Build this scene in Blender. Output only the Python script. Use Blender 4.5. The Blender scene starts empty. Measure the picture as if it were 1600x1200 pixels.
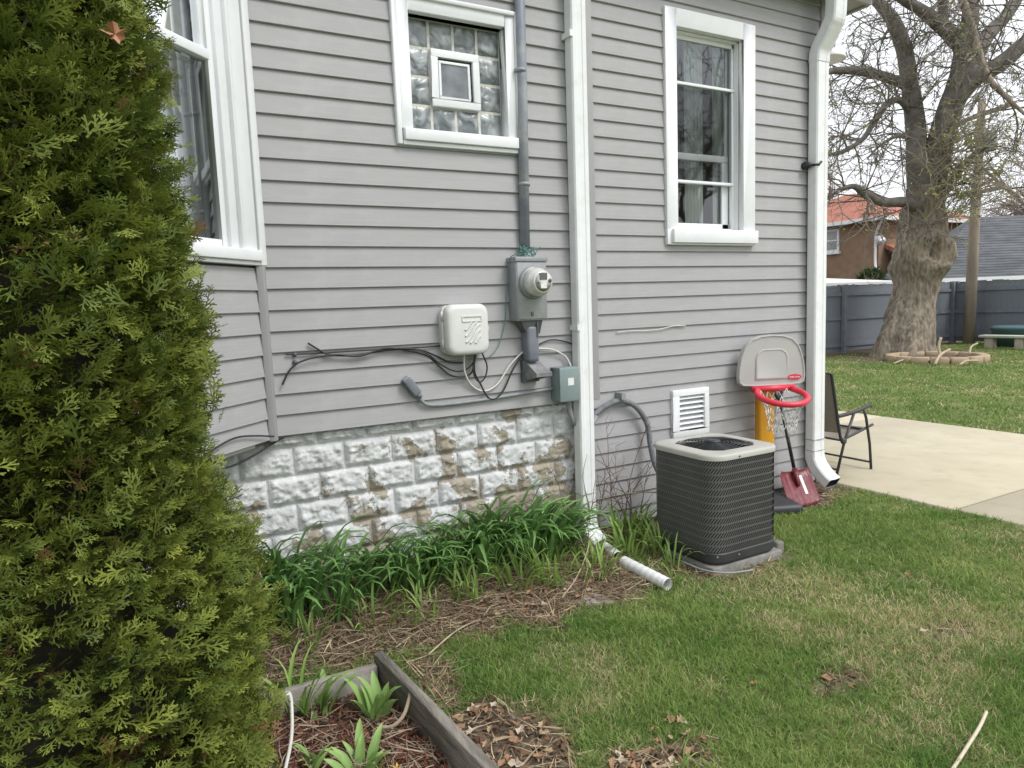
import bpy, bmesh, math, random
import numpy as np
from mathutils import Vector, Matrix, noise
random.seed(7); rng = np.random.default_rng(7)
PI = math.pi
scene = bpy.context.scene
col = scene.collection

# ------------------------------------------------------------------ camera
cam_d = bpy.data.cameras.new("camera"); cam = bpy.data.objects.new("camera", cam_d); col.objects.link(cam)
cam_d.sensor_fit = 'HORIZONTAL'; cam_d.sensor_width = 36.0; cam_d.lens = 1085 / 1600 * 36
cam_d.clip_start = 0.05; cam_d.clip_end = 2000
_yaw, _pitch, _roll = math.radians(28.68), math.radians(6.40), math.radians(-2.15)
_F = Vector((math.sin(_yaw)*math.cos(_pitch), math.cos(_yaw)*math.cos(_pitch), -math.sin(_pitch)))
_R = Vector((math.cos(_yaw), -math.sin(_yaw), 0)); _U = _R.cross(_F)
_R2 = math.cos(_roll)*_R + math.sin(_roll)*_U; _U2 = -math.sin(_roll)*_R + math.cos(_roll)*_U
M = Matrix((( _R2.x, _U2.x, -_F.x, 0.0), (_R2.y, _U2.y, -_F.y, -3.706), (_R2.z, _U2.z, -_F.z, 1.642), (0, 0, 0, 1)))
cam.matrix_world = M
scene.camera = cam
CAMLOC = np.array([0, -3.706, 1.642]); CAMF = np.array(_F); CAMR = np.array(_R2); CAMU = np.array(_U2)

# ------------------------------------------------------------------ world, sun, exposure
SUN_EL, SUN_AZ = math.radians(52), math.radians(150)     # bright overcast, light from behind and right of the camera
w = bpy.data.worlds.new("World"); scene.world = w; w.use_nodes = True
nt = w.node_tree; bg = nt.nodes["Background"]
sky = nt.nodes.new("ShaderNodeTexSky"); sky.sky_type = 'NISHITA'; sky.sun_disc = False
sky.sun_elevation = SUN_EL; sky.sun_rotation = SUN_AZ; sky.dust_density = 4.0; sky.air_density = 1.2
hs = nt.nodes.new("ShaderNodeHueSaturation"); hs.inputs["Saturation"].default_value = 0.16
nt.links.new(sky.outputs[0], hs.inputs["Color"])
cl = nt.nodes.new("ShaderNodeMix"); cl.data_type = 'RGBA'; cl.inputs[0].default_value = 0.72
cl.inputs[7].default_value = (7.6, 7.85, 8.3, 1)            # even cloud cover over the blue
nt.links.new(hs.outputs[0], cl.inputs[6]); nt.links.new(cl.outputs[2], bg.inputs["Color"])
bg.inputs["Strength"].default_value = 0.12
sd = bpy.data.lights.new("sun", 'SUN'); sd.energy = 1.3; sd.angle = math.radians(22); sd.color = (1.0, 0.985, 0.96)
sun = bpy.data.objects.new("sun", sd); col.objects.link(sun)
sdir = Vector((math.sin(SUN_AZ)*math.cos(SUN_EL), math.cos(SUN_AZ)*math.cos(SUN_EL), math.sin(SUN_EL)))
sun.rotation_euler = sdir.to_track_quat('Z', 'Y').to_euler(); sun.location = (0, 0, 12)
vs = scene.view_settings
vs.view_transform = 'Standard'; vs.look = 'None'; vs.exposure = 0.68; vs.gamma = 1.0; vs.use_curve_mapping = False

# ------------------------------------------------------------------ materials
def ramp(nt, pts):
    r = nt.nodes.new("ShaderNodeValToRGB"); e = r.color_ramp.elements
    while len(e) < len(pts): e.new(0.5)
    for i, (p, c) in enumerate(pts):
        e[i].position = p; e[i].color = (c, c, c, 1) if not hasattr(c, '__len__') else (*c, 1)
    return r
def mat(name, c, rough=0.6, c2=None, nscale=8.0, lo=0.35, hi=0.65, metal=0.0, bump=None, spec=0.5, stretch=None, dirt=None, sss=0, coat=0):
    """c / c2 mixed by a noise; bump = (scale, strength); dirt = (colour, scale, amount)"""
    m = bpy.data.materials.new(name); m.use_nodes = True; nt = m.node_tree
    b = nt.nodes["Principled BSDF"]; L = nt.links.new
    b.inputs["Roughness"].default_value = rough; b.inputs["Metallic"].default_value = metal
    b.inputs["Specular IOR Level"].default_value = spec; b.inputs["Coat Weight"].default_value = coat
    b.inputs["Base Color"].default_value = (*c, 1)
    tc = nt.nodes.new("ShaderNodeTexCoord"); vec = tc.outputs["Object"]
    if stretch:
        mp = nt.nodes.new("ShaderNodeMapping"); mp.inputs["Scale"].default_value = stretch; L(vec, mp.inputs["Vector"]); vec = mp.outputs[0]
    last = None
    if c2 is not None:
        n = nt.nodes.new("ShaderNodeTexNoise"); n.inputs["Scale"].default_value = nscale; n.inputs["Detail"].default_value = 8
        L(vec, n.inputs["Vector"]); r = ramp(nt, [(lo, c), (hi, c2)]); L(n.outputs[0], r.inputs[0]); last = r.outputs[0]
    if dirt is not None:
        dc, ds, da = dirt
        n = nt.nodes.new("ShaderNodeTexNoise"); n.inputs["Scale"].default_value = ds; n.inputs["Detail"].default_value = 9; n.inputs["Roughness"].default_value = .65
        L(tc.outputs["Object"], n.inputs["Vector"]); r = ramp(nt, [(0.5, 0.0), (0.75, da)]); L(n.outputs[0], r.inputs[0])
        mx = nt.nodes.new("ShaderNodeMix"); mx.data_type = 'RGBA'; mx.inputs[7].default_value = (*dc, 1)
        if last is not None: L(last, mx.inputs[6])
        else: mx.inputs[6].default_value = (*c, 1)
        L(r.outputs[0], mx.inputs[0]); last = mx.outputs[2]
    if last is not None: L(last, b.inputs["Base Color"])
    if bump:
        n = nt.nodes.new("ShaderNodeTexNoise"); n.inputs["Scale"].default_value = bump[0]; n.inputs["Detail"].default_value = 6
        L(vec, n.inputs["Vector"]); bp = nt.nodes.new("ShaderNodeBump"); bp.inputs["Strength"].default_value = bump[1]; bp.inputs["Distance"].default_value = 0.01
        L(n.outputs[0], bp.inputs["Height"]); L(bp.outputs[0], b.inputs["Normal"])
    if sss: b.inputs["Transmission Weight"].default_value = 0
    return m
def mat_tint(name, rough=0.55, trans=0.25, spec=0.3):
    """leaf material: colour comes from the per-leaf 'tint' attribute, some light passes through"""
    m = bpy.data.materials.new(name); m.use_nodes = True; nt = m.node_tree; L = nt.links.new
    b = nt.nodes["Principled BSDF"]; out = nt.nodes["Material Output"]
    a = nt.nodes.new("ShaderNodeAttribute"); a.attribute_name = "tint"
    L(a.outputs["Color"], b.inputs["Base Color"]); b.inputs["Roughness"].default_value = rough; b.inputs["Specular IOR Level"].default_value = spec
    t = nt.nodes.new("ShaderNodeBsdfTranslucent"); L(a.outputs["Color"], t.inputs["Color"])
    mx = nt.nodes.new("ShaderNodeMixShader"); mx.inputs[0].default_value = trans
    L(b.outputs[0], mx.inputs[1]); L(t.outputs[0], mx.inputs[2]); L(mx.outputs[0], out.inputs["Surface"])
    return m
def mat_glass(name, tint=(0.8, 0.85, 0.88), refl=1.0):
    m = bpy.data.materials.new(name); m.use_nodes = True; nt = m.node_tree; L = nt.links.new
    nt.nodes.remove(nt.nodes["Principled BSDF"]); out = nt.nodes["Material Output"]
    tr = nt.nodes.new("ShaderNodeBsdfTransparent"); tr.inputs[0].default_value = (*tint, 1)
    gl = nt.nodes.new("ShaderNodeBsdfGlossy"); gl.inputs["Roughness"].default_value = 0.02; gl.inputs[0].default_value = (.95, .97, 1, 1)
    fr = nt.nodes.new("ShaderNodeFresnel"); fr.inputs[0].default_value = 1.52
    mu = nt.nodes.new("ShaderNodeMath"); mu.operation = 'MULTIPLY_ADD'; mu.inputs[1].default_value = 2.0*refl; mu.inputs[2].default_value = 0.03
    L(fr.outputs[0], mu.inputs[0]); mx = nt.nodes.new("ShaderNodeMixShader")
    L(mu.outputs[0], mx.inputs[0]); L(tr.outputs[0], mx.inputs[1]); L(gl.outputs[0], mx.inputs[2]); L(mx.outputs[0], out.inputs["Surface"])
    return m

VINYL = mat('vinyl_siding', (.335, .33, .335), .5, (.375, .37, .372), 3.0, .3, .7, bump=(30, .12), stretch=(1.2, 1.2, 26), dirt=((.44, .44, .44), 6.0, .35), spec=.35)
VTRIM = mat('vinyl_trim', (.33, .325, .33), .5, (.355, .35, .355), 4, dirt=((.25, .25, .26), 7, .3), spec=.35)
WHITE = mat('white_paint', (.74, .755, .765), .42, (.78, .79, .80), 3, dirt=((.60, .60, .58), 9, .3), bump=(25, .08))
WHITEM = mat('white_aluminium', (.74, .75, .75), .32, (.79, .8, .8), 2.5, dirt=((.5, .48, .45), 11, .35), bump=(12, .1))
WHITEV = mat('white_vinyl', (.76, .78, .79), .35, spec=.4)
SHEATH = mat('sheathing', (.12, .12, .12), .9)
ROOM = mat('room_interior', (.30, .29, .28), .9)
CURT = mat('sheer_curtain', (.66, .69, .66), .9, (.74, .76, .73), 2)
GLASS = mat_glass('window_glass', (.90, .93, .93), .8)
SCREEN = mat_glass('insect_screen', (.60, .61, .60), .10)
MORTAR_G = mat('glass_block_mortar', (.62, .61, .55), .8, (.50, .49, .42), 30, bump=(60, .3))
DGLASS = mat('vent_pane', (.12, .13, .14), .15, (.22, .24, .26), 9, spec=.6)
GREYM = mat('grey_galvanised', (.27, .285, .29), .45, (.32, .33, .335), 12, metal=.25, dirt=((.2, .21, .22), 15, .5))
PIPEP = mat('mast_paint', (.22, .24, .28), .5, (.34, .345, .355), 5, .45, .6, dirt=((.13, .14, .17), 12, .6))
PVC = mat('blue_grey_pvc', (.14, .155, .185), .45, (.2, .21, .24), 10)
DARKM = mat('dark_steel', (.07, .075, .085), .5, (.12, .125, .135), 14)
BEIGE = mat('grey_plastic', (.62, .62, .60), .45, (.66, .66, .64), 5, bump=(90, .05))
METERG = mat('meter_cover', (.52, .53, .49), .12, (.6, .6, .56), 20, spec=.7, coat=.5)
METERF = mat('meter_face', (.7, .7, .66), .3)
LCD = mat('display', (.10, .11, .10), .2)
GREENB = mat('green_grey_enamel', (.19, .245, .245), .45, (.215, .27, .265), 7)
STICK = mat('paper_sticker', (.75, .75, .73), .6, (.65, .63, .6), 30)
BLACKC = mat('black_cable', (.025, .025, .027), .5)
WHITEC = mat('pale_cable', (.62, .60, .55), .55)
TEALC = mat('teal_wire', (.12, .24, .22), .6)
GREYC = mat('grey_conduit', (.28, .29, .30), .5, (.22, .23, .24), 20)
LINESET = mat('foam_insulation', (.13, .14, .15), .8, (.2, .21, .22), 25, bump=(40, .4))
ACD = mat('ac_dark_paint', (.105, .106, .105), .42, (.13, .13, .126), 6, dirt=((.12, .115, .105), 9, .35), spec=.4)
ACIN = mat('ac_coil', (.012, .012, .012), .7)
ACPAN = mat('ac_base', (.030, .032, .033), .5, (.045, .046, .046), 8)
ACTOP = mat('ac_top_paint', (.40, .395, .355), .45, (.46, .455, .41), 6, dirt=((.38, .36, .3), 12, .4))
WIRE = mat('guard_wire', (.035, .037, .042), .4)
PADC = mat('pad_concrete', (.17, .16, .145), .9, (.26, .25, .23), 14, bump=(60, .5))
HOOPG = mat('hoop_grey_plastic', (.44, .43, .41), .5, (.48, .47, .45), 4, spec=.35)
HOOPR = mat('red_plastic', (.66, .035, .065), .38)
HOOPY = mat('orange_plastic', (.76, .36, .018), .45, (.70, .32, .015), 5)
HOOPB = mat('black_plastic', (.03, .032, .036), .5)
NET = mat('net_cord', (.7, .69, .66), .8)
SHOV = mat('burgundy_plastic', (.13, .014, .022), .38, (.17, .025, .035), 9, dirt=((.27, .16, .15), 16, .55))
SHAFT = mat('black_shaft', (.022, .022, .024), .4, dirt=((.25, .25, .25), 20, .3))
CHF = mat('chair_frame', (.028, .030, .032), .45)
SLING = mat('tan_sling', (.25, .215, .17), .85, (.29, .25, .20), 60)
PATIO = mat('patio_concrete', (.44, .39, .28), .9, (.52, .465, .345), 1.6, .3, .7, bump=(120, .35), dirt=((.33, .28, .21), 5, .45))
WOOD = mat('weathered_wood', (.12, .108, .092), .85, (.30, .27, .23), 7, .35, .7, bump=(24, .8), stretch=(4, .7, 5))
WOODT = mat('weathered_wood_top', (.20, .185, .165), .85, (.36, .33, .29), 9, .35, .7, bump=(30, .6))
FENCE = mat('fence_paint', (.155, .172, .198), .7, (.18, .198, .225), 4, dirt=((.32, .32, .31), 5, .4))
BARK = mat('bark', (.12, .098, .075), .95, (.30, .255, .195), 15.0, .36, .66, bump=(16, 1.0), stretch=(1, 1, .35), dirt=((.36, .29, .19), 1.3, .6))
BARKD = mat('dark_bark', (.12, .108, .095), .95, (.21, .19, .17), 5, bump=(12, .8))
TWIG = mat('twig', (.17, .15, .125), .95, (.24, .21, .17), 4)
TWIGF = mat('far_twig', (.24, .20, .17), .95, (.30, .255, .215), 1)
TWIGP = mat('pale_twig', (.36, .325, .24), .9, (.27, .235, .17), 3)
BRICK = mat('brown_brick', (.23, .15, .095), .9, (.29, .195, .13), 3, dirt=((.15, .095, .06), 1.5, .5))
ROOFR = mat('orange_roof', (.31, .105, .065), .85, (.38, .145, .095), 3, dirt=((.25, .085, .055), .8, .5))
ROOFG = mat('grey_shingle', (.075, .08, .088), .9, (.125, .13, .14), 1.2, stretch=(1, 1, 5), dirt=((.2, .2, .2), 3, .3))
POLEW = mat('pole_wood', (.25, .20, .155), .95, (.32, .265, .21), 6, stretch=(1, 1, .2), bump=(20, .5))
STONE = mat('ring_stone', (.36, .27, .17), .9, (.42, .33, .22), 5, bump=(30, .5))
BENCHS = mat('bench_concrete', (.40, .42, .34), .9, (.50, .5, .42), 6)
BENCHL = mat('bench_leg_concrete', (.42, .37, .29), .9, (.5, .44, .36), 6)
TEALP = mat('teal_plastic', (.065, .13, .14), .5)
DEADW = mat('dead_stalk', (.45, .37, .26), .9, (.36, .29, .2), 20)
SHEDR = mat('pale_metal_roof', (.70, .69, .66), .5)
LEAF = mat_tint('leaf', .5, .3, .35)
THUJA = mat_tint('thuja_leaf', .6, .18, .25)
GRASSM = mat_tint('grass_blade', .6, .3, .2)
LITTER = mat_tint('dry_litter', .85, .1, .1)

def make_block_paint():
    m = bpy.data.materials.new('peeling_white_paint'); m.use_nodes = True; nt = m.node_tree; L = nt.links.new
    b = nt.nodes["Principled BSDF"]; b.inputs["Roughness"].default_value = .8; b.inputs["Specular IOR Level"].default_value = .25
    g = nt.nodes.new("ShaderNodeNewGeometry"); sx = nt.nodes.new("ShaderNodeSeparateXYZ"); L(g.outputs["Position"], sx.inputs[0])
    def noi(s, d=8, r=.6, off=None):
        n = nt.nodes.new("ShaderNodeTexNoise"); n.inputs["Scale"].default_value = s; n.inputs["Detail"].default_value = d; n.inputs["Roughness"].default_value = r
        L(g.outputs["Position"], n.inputs["Vector"]); return n.outputs[0]
    def ma(op, a, bb, c=None):
        n = nt.nodes.new("ShaderNodeMath"); n.operation = op
        for i, v in enumerate((a, bb, c)):
            if v is None: continue
            if isinstance(v, (int, float)): n.inputs[i].default_value = v
            else: L(v, n.inputs[i])
        return n.outputs[0]
    big = noi(4.2, 6, .62); fine = noi(60, 5, .6); med = noi(14, 8, .6)
    # wear is worst where roof water splashes: low down and towards the downspout, never at the very left
    wx = ma('MULTIPLY', ma('MINIMUM', ma('MAXIMUM', ma('SUBTRACT', sx.outputs[0], .55), 0.0), 1.45), .085)
    wz = ma('MULTIPLY', ma('MINIMUM', ma('MAXIMUM', ma('SUBTRACT', .82, sx.outputs[2]), -.12), .5), .22)
    v = ma('ADD', ma('ADD', big, ma('MULTIPLY', med, .18)), ma('ADD', wx, wz))
    mask = ramp(nt, [(.735, 0.0), (.75, 1.0)]); L(v, mask.inputs[0])
    paint = ramp(nt, [(.3, (.47, .475, .475)), (.5, (.60, .605, .605)), (.72, (.70, .705, .70))]); L(med, paint.inputs[0])
    tan = ramp(nt, [(.3, (.27, .235, .185)), (.7, (.40, .355, .285))]); L(med, tan.inputs[0])
    mx = nt.nodes.new("ShaderNodeMix"); mx.data_type = 'RGBA'; L(mask.outputs[0], mx.inputs[0]); L(paint.outputs[0], mx.inputs[6]); L(tan.outputs[0], mx.inputs[7])
    L(mx.outputs[2], b.inputs["Base Color"])
    h = ma('SUBTRACT', ma('MULTIPLY', fine, .35), ma('MULTIPLY', mask.outputs[0], .4)); h = ma('ADD', h, med)
    bp = nt.nodes.new("ShaderNodeBump"); bp.inputs["Strength"].default_value = .8; bp.inputs["Distance"].default_value = .016
    L(h, bp.inputs["Height"]); L(bp.outputs[0], b.inputs["Normal"])
    return m
BLOCK = make_block_paint()
def make_glass_block():
    m = bpy.data.materials.new('glass_block'); m.use_nodes = True; nt = m.node_tree; L = nt.links.new
    b = nt.nodes["Principled BSDF"]; b.inputs["Roughness"].default_value = .28; b.inputs["Specular IOR Level"].default_value = .6
    g = nt.nodes.new("ShaderNodeNewGeometry")
    n = nt.nodes.new("ShaderNodeTexNoise"); n.inputs["Scale"].default_value = 13; n.inputs["Detail"].default_value = 1.5; n.inputs["Distortion"].default_value = .7
    L(g.outputs["Position"], n.inputs["Vector"])
    r = ramp(nt, [(.34, (.10, .115, .12)), (.5, (.19, .21, .215)), (.68, (.36, .39, .395))]); L(n.outputs[0], r.inputs[0]); L(r.outputs[0], b.inputs["Base Color"])
    bp = nt.nodes.new("ShaderNodeBump"); bp.inputs["Strength"].default_value = .8; bp.inputs["Distance"].default_value = .025
    L(n.outputs[0], bp.inputs["Height"]); L(bp.outputs[0], b.inputs["Normal"]); return m
GBLOCK = make_glass_block()
def make_ground():
    m = bpy.data.materials.new('ground'); m.use_nodes = True; nt = m.node_tree; L = nt.links.new
    b = nt.nodes["Principled BSDF"]; b.inputs["Roughness"].default_value = .95; b.inputs["Specular IOR Level"].default_value = .1
    g = nt.nodes.new("ShaderNodeNewGeometry"); a = nt.nodes.new("ShaderNodeAttribute"); a.attribute_name = "soil"
    def noi(s, d):
        n = nt.nodes.new("ShaderNodeTexNoise"); n.inputs["Scale"].default_value = s; n.inputs["Detail"].default_value = d; L(g.outputs["Position"], n.inputs["Vector"]); return n.outputs[0]
    n1, n2 = noi(38, 8), noi(1.7, 6)
    so = ramp(nt, [(.3, (.055, .042, .031)), (.52, (.115, .088, .062)), (.72, (.22, .17, .115))]); L(n1, so.inputs[0])
    gr = ramp(nt, [(.3, (.085, .12, .036)), (.55, (.13, .165, .055)), (.75, (.26, .23, .11))]); L(n2, gr.inputs[0])
    g2 = ramp(nt, [(.3, .7), (.7, 1.25)]); L(n1, g2.inputs[0])
    mu = nt.nodes.new("ShaderNodeMix"); mu.data_type = 'RGBA'; mu.blend_type = 'MULTIPLY'; mu.inputs[0].default_value = 1; L(gr.outputs[0], mu.inputs[6]); L(g2.outputs[0], mu.inputs[7])
    mx = nt.nodes.new("ShaderNodeMix"); mx.data_type = 'RGBA'; L(a.outputs["Fac"], mx.inputs[0]); L(mu.outputs[2], mx.inputs[6]); L(so.outputs[0], mx.inputs[7])
    L(mx.outputs[2], b.inputs["Base Color"])
    bp = nt.nodes.new("ShaderNodeBump"); bp.inputs["Strength"].default_value = .9; bp.inputs["Distance"].default_value = .02; L(n1, bp.inputs["Height"]); L(bp.outputs[0], b.inputs["Normal"])
    return m
GROUND = make_ground()

# ------------------------------------------------------------------ mesh and object helpers
MW = {}                                                    # world matrix of every thing / part that owns children
def tag(o, label=None, cat=None, group=None, kind=None):
    if label: o['label'] = label
    if cat: o['category'] = cat
    if group: o['group'] = group
    if kind: o['kind'] = kind
    return o
def thing(name, loc, label, cat, group=None, rz=0.0):
    o = bpy.data.objects.new(name, None); col.objects.link(o); o.empty_display_size = .1
    o.location = loc; o.rotation_euler = (0, 0, rz); MW[o] = Matrix.Translation(Vector(loc)) @ Matrix.Rotation(rz, 4, 'Z')
    return tag(o, label, cat, group)
def link(name, me, m, parent=None, loc=None, mats=None):
    o = bpy.data.objects.new(name, me); col.objects.link(o)
    if m is not None and len(me.materials) == 0: me.materials.append(m)
    if parent is not None: o.parent = parent
    base = MW[parent] if parent is not None else Matrix()
    if loc is not None: o.matrix_basis = base.inverted() @ (loc if isinstance(loc, Matrix) else Matrix.Translation(Vector(loc)))
    MW[o] = base @ o.matrix_basis
    return o
class MB:
    """collects shapes in WORLD coordinates; build() makes one mesh object whose origin is at `at`"""
    def __init__(s): s.v = []; s.f = []; s.sm = []
    def add(s, vs, fs, smooth=False):
        b = len(s.v); s.v += [tuple(x) for x in vs]; s.f += [tuple(i+b for i in f) for f in fs]; s.sm += [smooth]*len(fs); return s
    def box(s, x0, x1, y0, y1, z0, z1, mtx=None):
        vs = [(x0,y0,z0),(x1,y0,z0),(x1,y1,z0),(x0,y1,z0),(x0,y0,z1),(x1,y0,z1),(x1,y1,z1),(x0,y1,z1)]
        if mtx is not None: vs = [mtx @ Vector(v) for v in vs]
        return s.add(vs, [(3,2,1,0),(4,5,6,7),(0,1,5,4),(1,2,6,5),(2,3,7,6),(3,0,4,7)])
    def prism(s, prof, a, b, mtx):
        """profile (u,v) extruded along local x from a to b; mtx maps (x,u,v)"""
        n = len(prof); vs = [mtx @ Vector((a, u, v)) for u, v in prof] + [mtx @ Vector((b, u, v)) for u, v in prof]
        fs = [(i, (i+1) % n, n+(i+1) % n, n+i) for i in range(n)] + [tuple(range(n-1, -1, -1)), tuple(range(n, 2*n))]
        return s.add(vs, fs)
    def tube(s, pts, r, n=8, cap=True, flat=None, smooth=True):
        """flat=(a,b): rectangular-ish section scale in the two frame directions"""
        pts = [Vector(p) for p in pts]; R = r if hasattr(r, '__len__') else [r]*len(pts); vs = []; up = None
        for i, p in enumerate(pts):
            t = (pts[min(i+1, len(pts)-1)] - pts[max(i-1, 0)]).normalized()
            if up is None: up = Vector((0, 0, 1)) if abs(t.z) < .9 else Vector((0, 1, 0))
            side = t.cross(up); side = side.normalized() if side.length > 1e-6 else Vector((1, 0, 0)); up = side.cross(t).normalized()
            for k in range(n):
                a = 2*PI*(k+.5)/n; vs.append(p + (side*math.cos(a) + up*math.sin(a))*R[i])
        fs = [(i*n+k, i*n+(k+1) % n, (i+1)*n+(k+1) % n, (i+1)*n+k) for i in range(len(pts)-1) for k in range(n)]
        if cap: fs += [tuple(range(n-1, -1, -1)), tuple((len(pts)-1)*n+k for k in range(n))]
        return s.add(vs, fs, smooth)
    def lathe(s, prof, c, axis=(0, 0, 1), n=32, smooth=True):
        """prof = [(r, h)] along axis from point c"""
        q = Vector(axis).to_track_quat('Z', 'Y'); c = Vector(c); vs = []
        for r, h in prof:
            for k in range(n): a = 2*PI*k/n; vs.append(c + q @ Vector((r*math.cos(a), r*math.sin(a), h)))
        fs = [(i*n+k, i*n+(k+1) % n, (i+1)*n+(k+1) % n, (i+1)*n+k) for i in range(len(prof)-1) for k in range(n)]
        if prof[0][0] > 1e-5: fs.append(tuple(range(n-1, -1, -1)))
        if prof[-1][0] > 1e-5: fs.append(tuple((len(prof)-1)*n+k for k in range(n)))
        return s.add(vs, fs, smooth)
    def build(s, name, m, parent=None, at=None, bevel=0, seg=2):
        base = MW[parent] if parent is not None else None
        if base is None:
            if at is None:
                a = np.array(s.v); at = ((a[:,0].min()+a[:,0].max())/2, (a[:,1].min()+a[:,1].max())/2, a[:,2].min())
            base = Matrix.Translation(Vector(at)); own = base
        else: own = base
        inv = own.inverted(); me = bpy.data.meshes.new(name); me.from_pydata([inv @ Vector(v) for v in s.v], [], s.f)
        me.polygons.foreach_set('use_smooth', s.sm)
        if bevel:
            bm = bmesh.new(); bm.from_mesh(me); bmesh.ops.remove_doubles(bm, verts=bm.verts, dist=1e-5)
            es = [e for e in bm.edges if len(e.link_faces) == 2 and e.calc_face_angle(0) > .5]
            bmesh.ops.bevel(bm, geom=es, offset=bevel, segments=seg, profile=.5, affect='EDGES', clamp_overlap=True)
            for f in bm.faces: f.smooth = True
            bm.to_mesh(me); bm.free()
        me.validate(); me.update()
        if bevel: me.set_sharp_from_angle(angle=.9)
        o = bpy.data.objects.new(name, me); col.objects.link(o); me.materials.append(m)
        if parent is not None: o.parent = parent; MW[o] = base
        else: o.matrix_basis = base; MW[o] = base
        return o
def np_obj(name, V, F, m, parent=None, tint=None, smooth=False, at=(0, 0, 0)):
    """big joined mesh from arrays: V (n,3) world, F (k,3|4)"""
    V = np.asarray(V, np.float32); F = np.asarray(F, np.int32); k = F.shape[1]
    base = MW[parent] if parent is not None else Matrix.Translation(Vector(at))
    V = V - np.array(base.translation, np.float32)
    me = bpy.data.meshes.new(name); me.vertices.add(len(V)); me.vertices.foreach_set('co', V.ravel())
    me.loops.add(F.size); me.loops.foreach_set('vertex_index', F.ravel())
    me.polygons.add(len(F)); me.polygons.foreach_set('loop_start', np.arange(0, F.size, k, dtype=np.int32)); me.polygons.foreach_set('loop_total', np.full(len(F), k, np.int32))
    if smooth: me.polygons.foreach_set('use_smooth', np.ones(len(F), bool))
    if tint is not None:
        a = me.attributes.new('tint', 'FLOAT_COLOR', 'POINT'); c = np.ones((len(V), 4), np.float32); c[:, :3] = tint; a.data.foreach_set('color', c.ravel())
    me.update(); me.materials.append(m)
    o = bpy.data.objects.new(name, me); col.objects.link(o)
    if parent is not None: o.parent = parent; MW[o] = base
    else: o.matrix_basis = base; MW[o] = base
    return o
def ribbons(P, D, N, Ln, Wd, bend, lev=3):
    """blades: root P, direction D, side N, length, width, bend vector added quadratically -> V, F"""
    n = len(P); t = np.linspace(0, 1, lev); wid = np.array([1.0, .85, .12]) if lev == 3 else np.interp(t, [0, .12, .5, .85, 1], [.55, .85, 1, .6, .06])
    V = np.zeros((n, lev, 2, 3))
    for i in range(lev):
        c = P + D*(Ln*t[i])[:, None] + bend*(t[i]**2)*Ln[:, None]
        V[:, i, 0] = c - N*(Wd*wid[i]/2)[:, None]; V[:, i, 1] = c + N*(Wd*wid[i]/2)[:, None]
    b = (np.arange(n)*lev*2)[:, None]
    F = np.concatenate([b + np.array([[2*i, 2*i+1, 2*i+3, 2*i+2]]) for i in range(lev-1)], 0)
    return V.reshape(-1, 3), F
def frusta(S, n=4):
    """segments rows (x0,y0,z0,r0,x1,y1,z1,r1) -> V,F"""
    S = np.asarray(S, float); a, b = S[:, :3], S[:, 4:7]; t = b-a; t /= np.linalg.norm(t, axis=1, keepdims=True)+1e-9
    up = np.where(np.abs(t[:, 2:3]) < .9, [[0, 0, 1.]], [[0, 1., 0]]); s = np.cross(t, up); s /= np.linalg.norm(s, axis=1, keepdims=True); u = np.cross(s, t)
    V = np.zeros((len(S), 2, n, 3))
    for k in range(n):
        an = 2*PI*k/n; dv = s*math.cos(an)+u*math.sin(an); V[:, 0, k] = a+dv*S[:, 3:4]; V[:, 1, k] = b+dv*S[:, 7:8]
    base = (np.arange(len(S))*2*n)[:, None]
    F = np.concatenate([base+np.array([[k, (k+1) % n, n+(k+1) % n, n+k]]) for k in range(n)], 0)
    return V.reshape(-1, 3), F
def smooth_path(pts, sub=6):
    pts = [Vector(p) for p in pts]; out = []
    for i in range(len(pts)-1):
        p0, p1, p2, p3 = pts[max(i-1, 0)], pts[i], pts[i+1], pts[min(i+2, len(pts)-1)]
        for k in range(sub):
            t = k/sub; out.append(.5*((2*p1)+(p2-p0)*t+(2*p0-5*p1+4*p2-p3)*t*t+(3*p1-p0-3*p2+p3)*t*t*t))
    return out+[pts[-1]]
def basis(o, x, y, z): return Matrix(((x[0], y[0], z[0], o[0]), (x[1], y[1], z[1], o[1]), (x[2], y[2], z[2], o[2]), (0, 0, 0, 1)))
def sstep(a, b, x): t = np.clip((x-a)/(b-a), 0, 1); return t*t*(3-2*t)
_G = rng.random((64, 64))
def vnoise(x, y):
    x = np.asarray(x, float); y = np.asarray(y, float); xi = np.floor(x).astype(int); yi = np.floor(y).astype(int); fx = x-xi; fy = y-yi; fx = fx*fx*(3-2*fx); fy = fy*fy*(3-2*fy)
    g = lambda i, j: _G[i % 64, j % 64]
    return (g(xi, yi)*(1-fx)+g(xi+1, yi)*fx)*(1-fy)+(g(xi, yi+1)*(1-fx)+g(xi+1, yi+1)*fx)*fy
def fbm(x, y, s): return .55*vnoise(x*s, y*s)+.3*vnoise(x*s*2.1+7, y*s*2.1+3)+.15*vnoise(x*s*4.3+1, y*s*4.3+9)

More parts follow.
